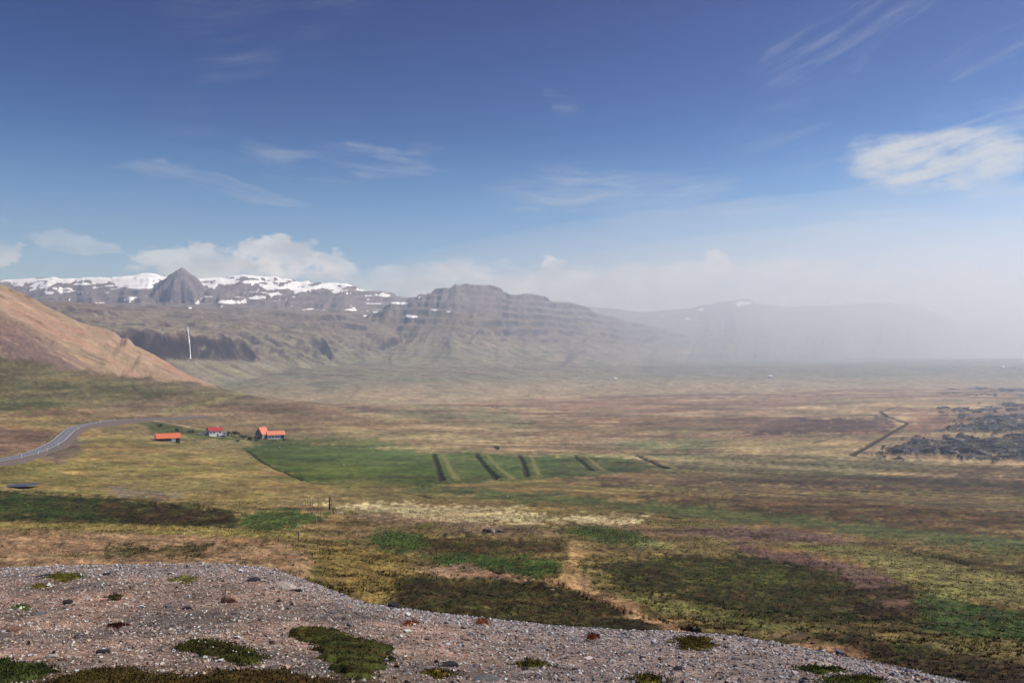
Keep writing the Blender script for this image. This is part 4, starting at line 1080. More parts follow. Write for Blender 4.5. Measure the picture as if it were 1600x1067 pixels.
def make_cushions():
    for (pts_, h, c, label), P in zip(CUSHIONS, CUSH_WORLD):
        x0, x1, y0, y1 = P[:, 0].min() - .1, P[:, 0].max() + .1, P[:, 1].min() - .1, P[:, 1].max() + .1
        nx = int(np.clip((x1 - x0) / 0.045, 10, 70)); ny = int(np.clip((y1 - y0) / 0.06, 10, 60))
        gx, gy = np.meshgrid(np.linspace(x0, x1, nx), np.linspace(y0, y1, ny)); fx, fy = gx.ravel(), gy.ravel()
        sd_ = wpoly_sd(fx, fy, P) + 0.46 * min(1, (x1 - x0)) * fbm(fx / 0.40, fy / 0.40, 4, 411) - 0.02
        w = min(0.25, 0.3 * min(x1 - x0, y1 - y0))
        t = np.clip(sd_ / w, -0.6, 1); hh = np.where(t > 0, 0.5 * h * np.sqrt(np.clip(1 - (1 - np.clip(t, 0, 1)) ** 2, 0, 1)), t * 0.12)
        hh = hh + np.where(t > 0, 0.035 * fbm(fx / 0.16, fy / 0.16, 3, 413) + 0.02 * perlin(fx / 0.05, fy / 0.05, 417), 0)
        cx_, cy_ = P[:, 0].mean(), P[:, 1].mean(); zc = H1(cx_, cy_)
        z = H(fx, fy) + hh
        idx = np.arange(nx * ny).reshape(ny, nx); F = np.stack([idx[:-1, :-1], idx[:-1, 1:], idx[1:, 1:], idx[1:, :-1]], -1).reshape(-1, 4)
        F = F[(t[F] > -0.55).any(1)]
        cn = fbm(fx / 0.4, fy / 0.4, 3, 419); cc = np.array(c, float)[None] * (1.1 + 1.1 * cn)[:, None]
        br = sstep(fbm(fx / 0.7, fy / 0.7, 3, 421), 0.08, 0.3)[:, None] * 0.6; cc = cc * (1 - br) + np.array((66, 46, 24.0)) * br
        col = np.concatenate([lin(np.clip(cc, 5, 230)), np.ones((len(cc), 1))], 1)
        e = empty('moss_cushion', (cx_, cy_, zc))
        tag(e, label, 'moss', 'moss cushions on the gravel knoll')
        V = np.stack([fx - cx_, fy - cy_, z - zc], 1)
        used = np.unique(F); rm = np.zeros(len(V), int); rm[used] = np.arange(len(used))
        mesh_np('mat', V[used], rm[F], M_MOSS, True, col[used], e)
        # short shoots standing out of the mat
        ok = np.where(t > -0.35)[0]
        if len(ok) == 0: continue
        m = int(min(2600, 12 + 900 * (x1 - x0) * (y1 - y0))); pick = RNG.choice(ok, m)
        bx = V[pick] + np.stack([RNG.normal(0, .04, m), RNG.normal(0, .04, m), np.where(t[pick] < 0, -t[pick] * 0.12, 0)], 1)
        a = RNG.uniform(0, 6.283, m); L = RNG.uniform(0.012, 0.035, m); wd = RNG.uniform(0.006, 0.014, m)
        lean = np.stack([np.cos(a) * .6, np.sin(a) * .6, np.ones(m)], 1) * L[:, None]; sidev = np.stack([-np.sin(a), np.cos(a), np.zeros(m)], 1) * wd[:, None]
        T = np.stack([bx - sidev, bx + sidev, bx + lean], 1).reshape(-1, 3)
        tc = np.clip(np.array(c, float)[None] * RNG.uniform(0.6, 1.4, m)[:, None] + RNG.uniform(0, 8, m)[:, None] * np.array((1, .9, .2)), 4, 200)
        tcol = np.concatenate([np.repeat(lin(tc), 3, 0), np.ones((3 * m, 1))], 1)
        o = mesh_np('shoots', T, np.arange(3 * m).reshape(-1, 3), M_TUFT, False, tcol, e); o['kind'] = 'stuff'
    # the white flower heads on the second cushion
    P = CUSH_WORLD[1]
    bm = bmesh.new(); k = 0
    rr = random.Random(5)
    while k < 16:
        x, y = rr.uniform(P[:, 0].min(), P[:, 0].max()), rr.uniform(P[:, 1].min(), P[:, 1].max())
        if wpoly_sd(np.array([x]), np.array([y]), P)[0] < 0.05: continue
        bmesh.ops.create_icosphere(bm, subdivisions=1, radius=0.011, matrix=Matrix.Translation((x, y, H1(x, y) + 0.13))); k += 1
    par = [o for o in bpy.data.objects if o.get('label') == CUSHIONS[1][3]][0]
    for v in bm.verts: v.co -= par.location
    fo = bm_obj('flowers', bm, paint('flower_white', (225, 222, 210), 0.1), par, True); fo['kind'] = 'stuff'


# ------------------------------------------------------------------ stones one can pick out
def rock_mesh(seed, sub=2, flat=0.65, jag=0.28):
    rr = random.Random(seed); bm = bmesh.new(); bmesh.ops.create_icosphere(bm, subdivisions=sub, radius=1.0)
    planes = []
    for _ in range(9):
        n = Vector((rr.gauss(0, 1), rr.gauss(0, 1), rr.gauss(0, 1))).normalized(); planes.append((n, rr.uniform(0.55, 0.92)))
    for v in bm.verts:
        for n, d in planes:
            k = v.co.dot(n) - d
            if k > 0: v.co -= n * k
        v.co += Vector((rr.gauss(0, 1), rr.gauss(0, 1), rr.gauss(0, 1))) * jag * 0.09
        v.co.z *= flat
    bmesh.ops.recalc_face_normals(bm, faces=bm.faces)
    me = bpy.data.meshes.new('stone'); bm.to_mesh(me); bm.free()
    return me


ROCKS = [rock_mesh(s, 2) for s in range(6)]


def stone_mat(name, rgb, rgb2, scale=14.0):
    m, X, b = new_mat(name); N = X.n; tc = N.new('ShaderNodeTexCoord'); p = tc.outputs['Object']
    n1 = X.noise(p, scale * 0.12, 6, 0.7); n2 = X.noise(p, scale * 0.5, 4, 0.6)
    col = X.mix(X.smooth(n1, 0.35, 0.65), L3(*rgb), L3(*rgb2)); g = X.lin(n2, .25, .75, .65, 1.35)
    col = X.mix(1.0, col, X.xyz(g, g, g), 'MULTIPLY'); X.l.new(col, b.inputs['Base Color'])
    bp = N.new('ShaderNodeBump'); bp.inputs['Strength'].default_value = 0.8; bp.inputs['Distance'].default_value = 0.06
    X.l.new(X.noise(p, scale * 0.3, 6, 0.7), bp.inputs['Height']); X.l.new(bp.outputs[0], b.inputs['Normal'])
    return m


SM = {'grey': stone_mat('stone_grey', (120, 116, 114), (92, 90, 94)), 'dark': stone_mat('stone_dark', (62, 58, 60), (44, 42, 46)),
      'pink': stone_mat('stone_pink', (138, 104, 88), (112, 84, 74)), 'pale': stone_mat('stone_pale', (186, 172, 156), (150, 138, 128)),
      'violet': stone_mat('stone_violet', (112, 104, 122), (84, 78, 94))}


def put_stone(u, v, w_px, hr, kind, label, cat='stone', group=None, seed=0, rz=0.0, tilt=0.0, deep=0.7, dmin=5.0):
    p = ground_pt(u, v, dmin); d = p.y; r = w_px * d / FPX / 2
    me = ROCKS[seed % 6].copy() if False else ROCKS[seed % 6]
    o = bpy.data.objects.new('stone', me.copy()); COL.objects.link(o); o.data.materials.append(SM[kind])
    o.scale = (r, r * deep, r * hr); o.rotation_euler = (tilt, tilt * 0.5, rz); o.location = p + Vector((0, 0, r * hr * 0.28))
    tag(o, label, cat, group); return o


def make_stones():
    L = [
        (357, 941, 24, 1.0, 'pink', 'reddish brown stone standing upright on the left gravel', 1, .3, .2),
        (445, 920, 44, 0.42, 'pale', 'long pale slab stone tilted near the gravel crest', 2, -.5, .25),
        (466, 924, 14, 0.7, 'dark', 'small black stone just right of the long pale slab', 3, .2, .1),
        (436, 915, 14, 0.8, 'dark', 'dark stone propped under the upper end of the pale slab', 4, .9, .1),
        (616, 949, 26, 0.85, 'dark', 'dark grey block stone on the gravel rim beside dry grass', 5, .2, .2),
        (396, 908, 24, 0.55, 'dark', 'dark brown flat stone on the crest left of the pale slab', 0, .4, .1),
        (410, 908, 16, 0.5, 'pale', 'small tan flat stone between dark flat stone and pale slab', 1, .1, .1),
        (106, 943, 18, 0.8, 'dark', 'dark rounded stone on the far left gravel', 2, .6, .2),
        (78, 943, 18, 0.45, 'pale', 'pale flat slab stone left of the dark rounded stone', 3, .1, .1),
        (70, 900, 26, 0.3, 'dark', 'dark flat stone beside the olive moss near the left crest', 4, .2, .0),
        (168, 898, 20, 0.4, 'dark', 'flat dark stone along the left crest', 5, .1, .0),
        (60, 960, 20, 0.5, 'grey', 'grey broken stone low on the far left gravel', 0, .5, .1),
        (82, 1027, 22, 0.55, 'pale', 'cream coloured stone above the bottom left moss', 1, .2, .2),
        (20, 986, 22, 0.6, 'pink', 'pinkish block stone at the left edge', 2, .2, .1),
        (98, 1031, 14, 0.6, 'pink', 'small pink stone right of the cream coloured stone', 3, .3, .2),
        (1312, 1021, 18, 0.95, 'violet', 'violet grey block stone standing on the right gravel rim', 5, .4, .2),
        (1291, 1043, 36, 0.45, 'pale', 'pale pinkish slab stone above small moss on the right gravel', 1, .2, .2),
        (1310, 1046, 20, 0.5, 'dark', 'dark stone just right of the pale pinkish slab', 0, .2, .1),
        (1420, 1050, 14, 0.8, 'violet', 'grey stone perched at the rim where gravel leaves the frame', 3, .6, .2),
        (1270, 1004, 8, 0.7, 'pink', 'small pink stone in grass just beyond the right gravel rim', 4, .1, .1),
        (820, 1046, 14, 0.7, 'dark', 'dark stone beside the thin olive moss', 2, .7, .2),
        (700, 1040, 34, 0.4, 'dark', 'dark low stone outcrop right of the largest moss cushion', 4, .1, .1),
        (760, 1063, 46, 0.35, 'grey', 'flat grey slab half buried at the bottom edge', 0, .2, .1),
        (900, 1063, 20, 0.6, 'grey', 'grey angular stone at the bottom edge right of centre', 5, .4, .2),
        (636, 1030, 18, 0.6, 'pink', 'orange pink stone right of the largest moss cushion', 1, .8, .2),
        (520, 958, 16, 0.6, 'grey', 'grey stone on gravel left of the dark rim block', 2, .3, .1),
        (292, 951, 14, 0.7, 'dark', 'dark pebble-like stone in the middle of left gravel', 4, .2, .2),
        (265, 948, 16, 0.6, 'grey', 'dull grey stone between the dark pebble and reddish stone', 5, .5, .1),
        (162, 1020, 22, 0.6, 'dark', 'dark angular stone above the bottom left moss mat', 3, .5, .3),
        (1150, 1030, 16, 0.6, 'grey', 'grey block stone in the middle of the right gravel', 1, .2, .2),
        (985, 1020, 15, 0.7, 'violet', 'violet stone on gravel below the dirt path end', 2, .9, .2),
        (1060, 1046, 18, 0.6, 'dark', 'dark block stone low on the right gravel', 0, .4, .2)]
    for (u, v, w, hr, k, lab, sd_, rz, ti) in L: put_stone(u, v, w, hr, k, lab, 'stone', 'larger stones on the gravel knoll', sd_, rz, ti)
    rr = random.Random(21); n = 0
    while n < 120:
        u = rr.uniform(-20, 1480); vc = np.interp(u, CREST_U, CREST_V); v = rr.uniform(vc + 4, 1066)
        p = hit(u, v, 5.0)
        if moss_cover(np.array([p[0]]), np.array([p[1]]))[0] > 0.1: continue
        w = rr.uniform(6, 11) * (0.7 + 0.5 * (v - 880) / 190)
        put_stone(u, v, w, rr.uniform(.5, .9), rr.choice(['grey', 'grey', 'pink', 'pink', 'dark', 'violet']),
                  'fist-sized angular stone lying loose among the foreground gravel', 'stone', 'fist-sized stones among the gravel', rr.randrange(6), rr.uniform(0, 3), rr.uniform(-.3, .3))
        n += 1


# ------------------------------------------------------------------ tussocks of grass, sedge and heath beyond the knoll
def make_tussocks():
    n = 120000
    ld = np.log(26) + (np.log(190) - np.log(26)) * RNG.random(n) ** 0.8; y = np.exp(ld); x = RNG.uniform(-0.74, 0.74, n) * (y + 3)
    g = gravel_edge(x, y); keep = y > g * 1.16; x, y = x[keep], y[keep]
    z = H(x, y); col, S, La, G = ground_colour(x, y, z); col = col[:, :3]
    lum = col @ np.array([.3, .6, .1])
    u, v = project(x, y, z)
    bare = (col[:, 0] > col[:, 1] * 1.42) & (lum > 0.08)              # trodden soil grows little
    clump = fbm(x / 3.0, y / 3.0, 3, 431)
    keep = (~bare | (RNG.random(len(x)) < 0.12)) & (clump > -0.16 - 0.2 * RNG.random(len(x)))
    x, y, z, col, lum, clump = (a[keep] for a in (x, y, z, col, lum, clump)); n = len(x)
    hgt = (0.05 + 0.13 * RNG.random(n) ** 1.5 + 0.10 * np.clip(clump, 0, 1)) * (0.8 + 0.003 * y); hgt = np.where(lum < 0.06, hgt * 0.7, hgt)
    wid = hgt * RNG.uniform(0.5, 0.9, n)
    tint = RNG.uniform(0.65, 1.45, n); straw = RNG.random(n) < 0.28
    c = col * tint[:, None]; c = np.where((straw & (lum > 0.06))[:, None], c * 0.6 + np.array((0.40, 0.31, 0.14)) * 0.4, c)
    dk = RNG.random(n) < 0.10; c[dk] *= 0.7
    B = 5; V = np.zeros((n, B, 3, 3)); base = np.stack([x, y, z - 0.02], 1)
    for b in range(B):
        a = RNG.uniform(0, 6.283, n); rad = wid * RNG.uniform(0.1, 0.8, n)
        p = base + np.stack([np.cos(a) * rad, np.sin(a) * rad, np.zeros(n)], 1)
        sd_ = np.stack([-np.sin(a + 1), np.cos(a + 1), np.zeros(n)], 1) * (wid * 0.28)[:, None]
        tip = np.stack([np.cos(a) * hgt * 0.6, np.sin(a) * hgt * 0.6, hgt * RNG.uniform(0.7, 1.2, n)], 1)
        V[:, b, 0] = p - sd_; V[:, b, 1] = p + sd_; V[:, b, 2] = p + tip
    C = np.concatenate([np.repeat(np.clip(c, 0.004, 0.8), B * 3, 0), np.ones((n * B * 3, 1))], 1)
    o = mesh_np('grass', V.reshape(-1, 3), np.arange(n * B * 3).reshape(-1, 3), M_TUFT, False, C)
    # blades lit like the sward they belong to
    nrm = np.zeros((n, B * 3, 3)); nrm[:] = (0, 0, 1); nrm += RNG.normal(0, 0.28, (n, B, 1, 3)).repeat(3, 2).reshape(n, B * 3, 3)
    nrm /= np.linalg.norm(nrm, axis=2)[:, :, None]
    o.data.normals_split_custom_set_from_vertices(nrm.reshape(-1, 3).tolist())
    tag(o, 'tussocky grass, sedge and low heath beyond the gravel knoll', 'grass', kind='stuff')


def make_lush(name, outline, n, rgb, label, hgt):
    """rank green herbs standing in a wet spot"""
    P = np.array([hit(u, v, 24.0) for u, v in outline]); V = []; C = []; rr = np.random.default_rng(len(name) + n)
    x = rr.uniform(P[:, 0].min(), P[:, 0].max(), n * 3); y = rr.uniform(P[:, 1].min(), P[:, 1].max(), n * 3)
    s = wpoly_sd(x, y, P) + 2.6 * fbm(x / 3, y / 3, 3, 441); m = s > 1.4 * rr.random(n * 3) - 0.2; x, y = x[m][:n], y[m][:n]; n = len(x); z = H(x, y)
    cx_, cy_ = P[:, 0].mean(), P[:, 1].mean(); zc = H1(cx_, cy_); h = hgt * rr.uniform(0.5, 1.2, n) * (0.8 + 0.8 * np.clip(fbm(x / 1.6, y / 1.6, 2, 443), -.5, .5))
    for b in range(7):
        a = rr.uniform(0, 6.283, n); zl = z + h * rr.uniform(0.1, 0.9, n); p = np.stack([x + np.cos(a) * h * .5, y + np.sin(a) * h * .5, zl], 1)
        w = h * rr.uniform(.16, .3, n); t1 = np.stack([-np.sin(a) * w, np.cos(a) * w, np.zeros(n)], 1)
        tip = np.stack([np.cos(a) * h * .45, np.sin(a) * h * .45, h * rr.uniform(-.1, .5, n)], 1)
        V.append(np.stack([p - t1, p + t1, p + tip], 1)); C.append(np.clip(np.array(rgb, float) * rr.uniform(.55, 1.5, n)[:, None] + rr.uniform(0, 20, n)[:, None] * np.array((1, 1, .2)), 4, 220))
    V = np.concatenate(V).reshape(-1, 3) - np.array((cx_, cy_, zc)); C = lin(np.repeat(np.concatenate(C), 3, 0))
    o = mesh_np(name, V, np.arange(len(V)).reshape(-1, 3), M_TUFT, False, np.concatenate([C, np.ones((len(C), 1))], 1)); o.location = (cx_, cy_, zc)
    tag(o, label, 'herbs', 'lush herb patches', kind='stuff')


# ------------------------------------------------------------------ road and its marker posts
ROAD_PX = [(-160, 742), (-60, 733), (0, 723), (40, 714), (68, 704), (90, 692), (101, 682), (112, 673), (130, 666), (160, 660.5), (195, 657), (235, 655), (275, 654), (320, 652)]


def catmull(P, n=16):
    P = [Vector(p) for p in P]; out = []
    for i in range(len(P) - 1):
        p0 = P[max(i - 1, 0)]; p1 = P[i]; p2 = P[i + 1]; p3 = P[min(i + 2, len(P) - 1)]
        for k in range(n):
            t = k / n; out.append(0.5 * ((2 * p1) + (p2 - p0) * t + (2 * p0 - 5 * p1 + 4 * p2 - p3) * t * t + (3 * p1 - p0 - 3 * p2 + p3) * t ** 3))
    out.append(P[-1]); return out


def make_road():
    pts = [hit(u, v, 60.0, f=h_smooth) for u, v in ROAD_PX]; C = catmull([(x, y) for x, y in pts], 18)
    # even steps
    step = 4.0; line = [C[0]]; acc = 0
    for a, b in zip(C[:-1], C[1:]):
        seg = (b - a).length; t = step - acc
        while t < seg: line.append(a + (b - a) * (t / seg)); t += step
        acc = (acc + seg) % step if seg + acc >= step else acc + seg
    n = len(line); X_ = np.array([p.x for p in line]); Y_ = np.array([p.y for p in line])
    zc = h_smooth(X_, Y_) + 1.1; k = 9; zc = np.convolve(np.pad(zc, k, mode='edge'), np.ones(2 * k + 1) / (2 * k + 1), 'valid')
    tx = np.gradient(X_); ty = np.gradient(Y_); l = np.hypot(tx, ty); nx, ny = ty / l, -tx / l
    def ribbon(name, offs, mat, kind=None, parent=None):
        V = []; m = len(offs)
        for o_, dz in offs: V.append(np.stack([X_ + nx * o_, Y_ + ny * o_, zc + dz], 1))
        V = np.stack(V, 1).reshape(-1, 3); idx = np.arange(n * m).reshape(n, m)
        F = np.stack([idx[:-1, :-1], idx[:-1, 1:], idx[1:, 1:], idx[1:, :-1]], -1).reshape(-1, 4)
        o = mesh_np(name, V, F, mat, False, None, parent)
        if kind: o['kind'] = kind
        return o
    bank = paint('road_gravel', (92, 82, 78), 0.3, 0.6, 0.95, 0.1)
    asph = paint('asphalt', (104, 104, 110), 0.10, 0.25, 0.75, 0.25)
    white = paint('road_paint', (214, 214, 210), 0.12, 1.0, 0.7, 0.2)
    r = ribbon('road', [(-3.5, 0.0), (0, 0.06), (3.5, 0.0)], asph, 'structure')
    ribbon('embankment', [(-9, -4.0), (-4.2, -0.15), (-3.5, -0.02), (-3.4, -0.06), (3.4, -0.06), (3.5, -0.02), (4.2, -0.15), (9, -4.0)], bank, None, r)
    # painted centre dashes and edge lines
    def strip(o0, o1, i0, i1, name):
        i = np.arange(i0, i1 + 1); A = np.stack([X_[i] + nx[i] * o0, Y_[i] + ny[i] * o0, zc[i] + 0.085 - abs(o0) * 0.017], 1); B = np.stack([X_[i] + nx[i] * o1, Y_[i] + ny[i] * o1, zc[i] + 0.085 - abs(o1) * 0.017], 1)
        V = np.stack([A, B], 1).reshape(-1, 3); q = np.arange(len(i) - 1) * 2; F = np.stack([q, q + 1, q + 3, q + 2], 1)
        return mesh_np(name, V, F, white, False, None, r)
    for i in range(2, n - 3, 3): strip(-0.13, 0.13, i, i + 1, 'centre_dash')
    strip(-3.25, -3.0, 0, n - 1, 'edge_line'); strip(3.0, 3.25, 0, n - 1, 'edge_line')
    # marker posts
    m_y = paint('post_yellow', (214, 160, 60), 0.1, 4); m_w = paint('post_white', (226, 224, 216), 0.1, 4); m_k = paint('post_band', (40, 38, 38), 0.1, 4)
    def marker(i, side, mat, label, grp, name):
        o_ = side * 4.3; p = Vector((X_[i] + nx[i] * o_, Y_[i] + ny[i] * o_, zc[i] - 0.35)); e = empty(name, p, math.atan2(ty[i], tx[i])); tag(e, label, 'marker post', grp)
        bm = bmesh.new(); box(bm, -.13, .13, -.13, .13, -0.3, 1.6); vv = [v for v in bm.verts if v.co.z > 1]
        for v in vv: v.co.z += v.co.x * 1.2
        bmesh.ops.bevel(bm, geom=[e_ for e_ in bm.edges], offset=0.02, segments=1, affect='EDGES'); bm_obj('shaft', bm, mat, e)
        part_box('reflector', (-.14, .14, -.14, .14, 1.1, 1.25), m_k, e)
    inside, outside = [], []
    for i in range(n):
        u, v = project(X_[i], Y_[i], zc[i]); inside.append((u, i))
    ords = ['first', 'second', 'third', 'fourth', 'fifth', 'sixth', 'seventh', 'eighth', 'ninth', 'tenth', 'eleventh', 'twelfth']
    def near_u(u): return min(inside, key=lambda q: abs(q[0] - u))[1]
    lst = [(14, ), (51, ), (67, ), (84, ), (94, ), (100, ), (106, ), (120, )]
    for j, (u,) in enumerate(lst): marker(near_u(u), -1, m_y, 'yellow road marker post on the hill side of the bend, %s from the left edge' % ords[j], 'yellow road marker posts', 'road_marker_post')
    for j, u in enumerate((15, 42, 58, 77, 112, 146, 170, 205)): marker(near_u(u), 1, m_w, 'white road marker post on the valley side, %s from the left edge' % ords[j], 'white road marker posts', 'road_marker_post')


# ------------------------------------------------------------------ farm buildings
M_ORANGE = paint('orange_roof_sheet', (202, 108, 72), 0.18, 1.2, 0.6, 0.3); M_RED = paint('red_roof_sheet', (164, 54, 56), 0.18, 1.2, 0.6, 0.3)
M_PINKR = paint('faded_orange_roof', (212, 128, 96), 0.16, 1.0, 0.65, 0.3, dirt=(190, 140, 116))
M_WHITE = paint('white_render', (226, 224, 220), 0.08, 1.5); M_DARKW = paint('dark_timber', (58, 54, 60), 0.2, 2.0); M_GREYW = paint('grey_render', (140, 138, 140), 0.15, 1.5)
M_GLASS = paint('window_glass', (34, 38, 46), 0.1, 2.0, 0.15, 0.5); M_CONC = paint('concrete', (150, 146, 138), 0.15, 1.0)


def gable_walls(L, W, h, rh):
    bm = bmesh.new(); a, b = L / 2, W / 2
    P = [(-a, -b, -1.2), (a, -b, -1.2), (a, b, -1.2), (-a, b, -1.2), (-a, -b, h), (a, -b, h), (a, b, h), (-a, b, h), (-a, 0, h + rh), (a, 0, h + rh)]
    v = [bm.verts.new(p) for p in P]
    for f in ((0, 1, 5, 4), (2, 3, 7, 6), (1, 2, 6, 9, 5), (3, 0, 4, 8, 7), (4, 5, 9, 8), (6, 7, 8, 9), (0, 3, 2, 1)): bm.faces.new([v[i] for i in f])
    return bm


def gable_roof(L, W, h, rh, over=0.45, th=0.18, ribs=True, eave=None):
    bm = bmesh.new(); a = L / 2 + over; b = W / 2 + over; k = rh / (W / 2)
    z0 = h - over * k + 0.06; z1 = h + rh + 0.06
    P = [(-a, -b, z0), (a, -b, z0), (a, 0, z1), (-a, 0, z1), (a, b, z0), (-a, b, z0)]
    top = [bm.verts.new((x, y, z + th)) for x, y, z in P]; bot = [bm.verts.new(p) for p in P]
    for q in ((0, 1, 2, 3), (3, 2, 4, 5)):
        bm.faces.new([top[i] for i in q]); bm.faces.new([bot[i] for i in reversed(q)])
    for i, j in ((0, 1), (1, 2), (2, 4), (4, 5), (5, 3), (3, 0)): bm.faces.new([top[i], bot[i], bot[j], top[j]])
    return bm


def roof_ribs(L, W, h, rh, n, mat, parent, over=0.45, th=0.18):
    a = L / 2 + over; b = W / 2 + over; k = rh / (W / 2); z0 = h - over * k + 0.06 + th; z1 = h + rh + 0.06 + th
    for i in range(n):
        x = -a + 0.2 + (2 * a - 0.4) * i / (n - 1)
        for sgn in (-1, 1):
            bm = bmesh.new(); vs_ = [bm.verts.new(p) for p in ((x - .05, sgn * b, z0), (x + .05, sgn * b, z0), (x + .05, 0, z1), (x - .05, 0, z1), (x - .05, sgn * b, z0 + .07), (x + .05, sgn * b, z0 + .07), (x + .05, 0, z1 + .07), (x - .05, 0, z1 + .07))]
            for f in ((4, 5, 6, 7), (0, 1, 5, 4), (1, 2, 6, 5), (3, 0, 4, 7)): bm.faces.new([vs_[q] for q in f])
            bm_obj('seam', bm, mat, parent)


def window(parent, x, y, z, w, h, face, frame=M_WHITE):
    """face: 'f' on the camera-side wall, 'l'/'r' on the end walls"""
    d = 0.06
    if face == 'f': fr = part_box('window', (x - w / 2 - .1, x + w / 2 + .1, y - d, y + .05, z - .1, z + h + .1), frame, parent); part_box('pane', (x - w / 2, x + w / 2, y - d - .02, y, z, z + h), M_GLASS, fr)
    else:
        s = 1 if face == 'r' else -1
        fr = part_box('window', tuple(sorted((x - s * .05, x + s * d))) + (y - w / 2 - .1, y + w / 2 + .1, z - .1, z + h + .1), frame, parent)
        part_box('pane', tuple(sorted((x, x + s * (d + .02)))) + (y - w / 2, y + w / 2, z, z + h), M_GLASS, fr)


def make_farm():
    # barn
    p = ground_pt(262, 690, 300); e = empty('barn', p, math.radians(30)); tag(e, 'long dark barn with bright orange roof and white door, nearest the road', 'barn')
    s = p.y / 600.0; Lb = 15.5 * s
    bm_obj('wall', gable_walls(Lb, 8.0, 2.9, 2.6), M_DARKW, e); rf = bm_obj('roof', gable_roof(Lb, 8.0, 2.9, 2.6, 0.7), M_ORANGE, e); roof_ribs(Lb, 8.0, 2.9, 2.6, 14, M_ORANGE, rf, 0.7)
    d = part_box('door', (Lb * .12, Lb * .31, -4.12, -3.98, 0.1, 2.7), M_WHITE, e); part_box('handle', (Lb * .14, Lb * .155, -4.2, -4.12, 1.0, 1.25), M_DARKW, d)
    part_box('plinth', (-Lb / 2 - .05, Lb * .1, -4.15, -3.98, -0.8, 0.75), M_CONC, e); window(e, -Lb * .2, -4.0, 1.3, 1.2, .8, 'f', M_GREYW)
    # white house, red roof
    p = ground_pt(335, 681, 300); e = empty('farmhouse', p, math.radians(36)); tag(e, 'white house with red gabled roof between the barn and the shrubs', 'house')
    s = p.y / 1280.0; Lw = 20 * s
    w = bm_obj('wall', gable_walls(Lw, 7.6, 4.6, 2.6), M_WHITE, e); rf = bm_obj('roof', gable_roof(Lw, 7.6, 4.6, 2.6, .5), M_RED, e); roof_ribs(Lw, 7.6, 4.6, 2.6, 10, M_RED, rf, .5)
    part_box('chimney', (Lw * .18, Lw * .18 + .8, -.4, .4, 6.2, 8.2), M_WHITE, rf)
    for x in (-.36, -.12, .34): window(e, Lw * x, -3.8, 2.2, 1.2, 1.3, 'f')
    dr = part_box('door', (Lw * .10, Lw * .10 + 1.1, -3.88, -3.78, 0, 2.2), M_DARKW, e); part_box('handle', (Lw * .10 + .9, Lw * .10 + 1.0, -3.95, -3.88, 1.0, 1.1), M_CONC, dr)
    a = part_box('annexe', (-Lw / 2 - 8 , -Lw / 2 - .02, -2.6, 3.0, -1.2, 2.5), M_GREYW, e); part_box('annexe_roof', (-Lw / 2 - 8.3, -Lw / 2 - .03, -2.9, 3.3, 2.5, 2.75), M_GREYW, a)
    window(a, -Lw / 2 - 5.5, -2.6, .9, 1.4, 1.1, 'f'); window(a, -Lw / 2 - 2.5, -2.6, .9, 1.4, 1.1, 'f')
    a = part_box('shed', (Lw / 2 + .02, Lw / 2 + 4.2, -2.4, 2.6, -1.2, 2.9), M_GREYW, e); part_box('shed_roof', (Lw / 2 + .03, Lw / 2 + 4.5, -2.7, 2.9, 2.9, 3.15), M_CONC, a); window(a, Lw / 2 + 2.2, -2.4, 1.0, 1.2, 1.1, 'f')
    # farmhouse with long wing
    p = ground_pt(418, 685, 300); e = empty('farmhouse', p, math.radians(27)); tag(e, 'larger farmhouse with orange roofs, steep gabled block and long low wing', 'house')
    s = p.y / 1280.0
    def g(name, L, W, h, rh, cx_, cy_, rz, wm, rm, n, over=.5):
        wl = bm_obj(name, gable_walls(L, W, h, rh), wm, e); wl.location = (cx_, cy_, 0); wl.rotation_euler = (0, 0, rz)
        r_ = bm_obj('roof', gable_roof(L, W, h, rh, over), rm, wl); roof_ribs(L, W, h, rh, n, rm, wl, over) if False else None
        return wl, r_
    w1, r1 = g('main_block', 10 * s * 1.3, 15 * s, 4.2, 5.6, -8 * s, 1.0, math.radians(33), M_GREYW, M_ORANGE, 8)
    window(w1, -6.5 * s, -1.6, 1.0, 1.2, 1.4, 'l'); window(w1, -6.5 * s, 1.8, 1.0, 1.2, 1.4, 'l'); window(w1, -6.5 * s, 0, 4.6, 1.1, 1.2, 'l')
    part_box('chimney', (-.4, .4, -.4, .4, 9.2, 10.9), M_CONC, r1)
    w2, r2 = g('wing', 26 * s, 8.5, 3.4, 2.9, 12 * s, -.5, math.radians(-3), M_WHITE, M_PINKR, 16)
    for x in (-.36, -.2, -.02, .14): window(w2, 26 * s * x, -4.25, 1.0, 1.3, 1.2, 'f')
    dr = part_box('door', (26 * s * .27, 26 * s * .27 + 3.0, -4.36, -4.24, 0, 2.7), M_DARKW, w2)
    window(w2, 13 * s, 0.2, 1.0, 1.4, 1.4, 'r')
    lt = part_box('lean_to', (-19 * s, -14.0 * s, -4.0, 3.5, -1.2, 2.4), M_DARKW, e); part_box('lean_to_roof', (-19.4 * s, -13.9 * s, -4.4, 3.9, 2.4, 2.65), M_GREYW, lt)
    part_box('garden_wall', (-14 * s, 25 * s, -7.0, -6.7, -1.5, 0.7), M_WHITE, e) if False else None


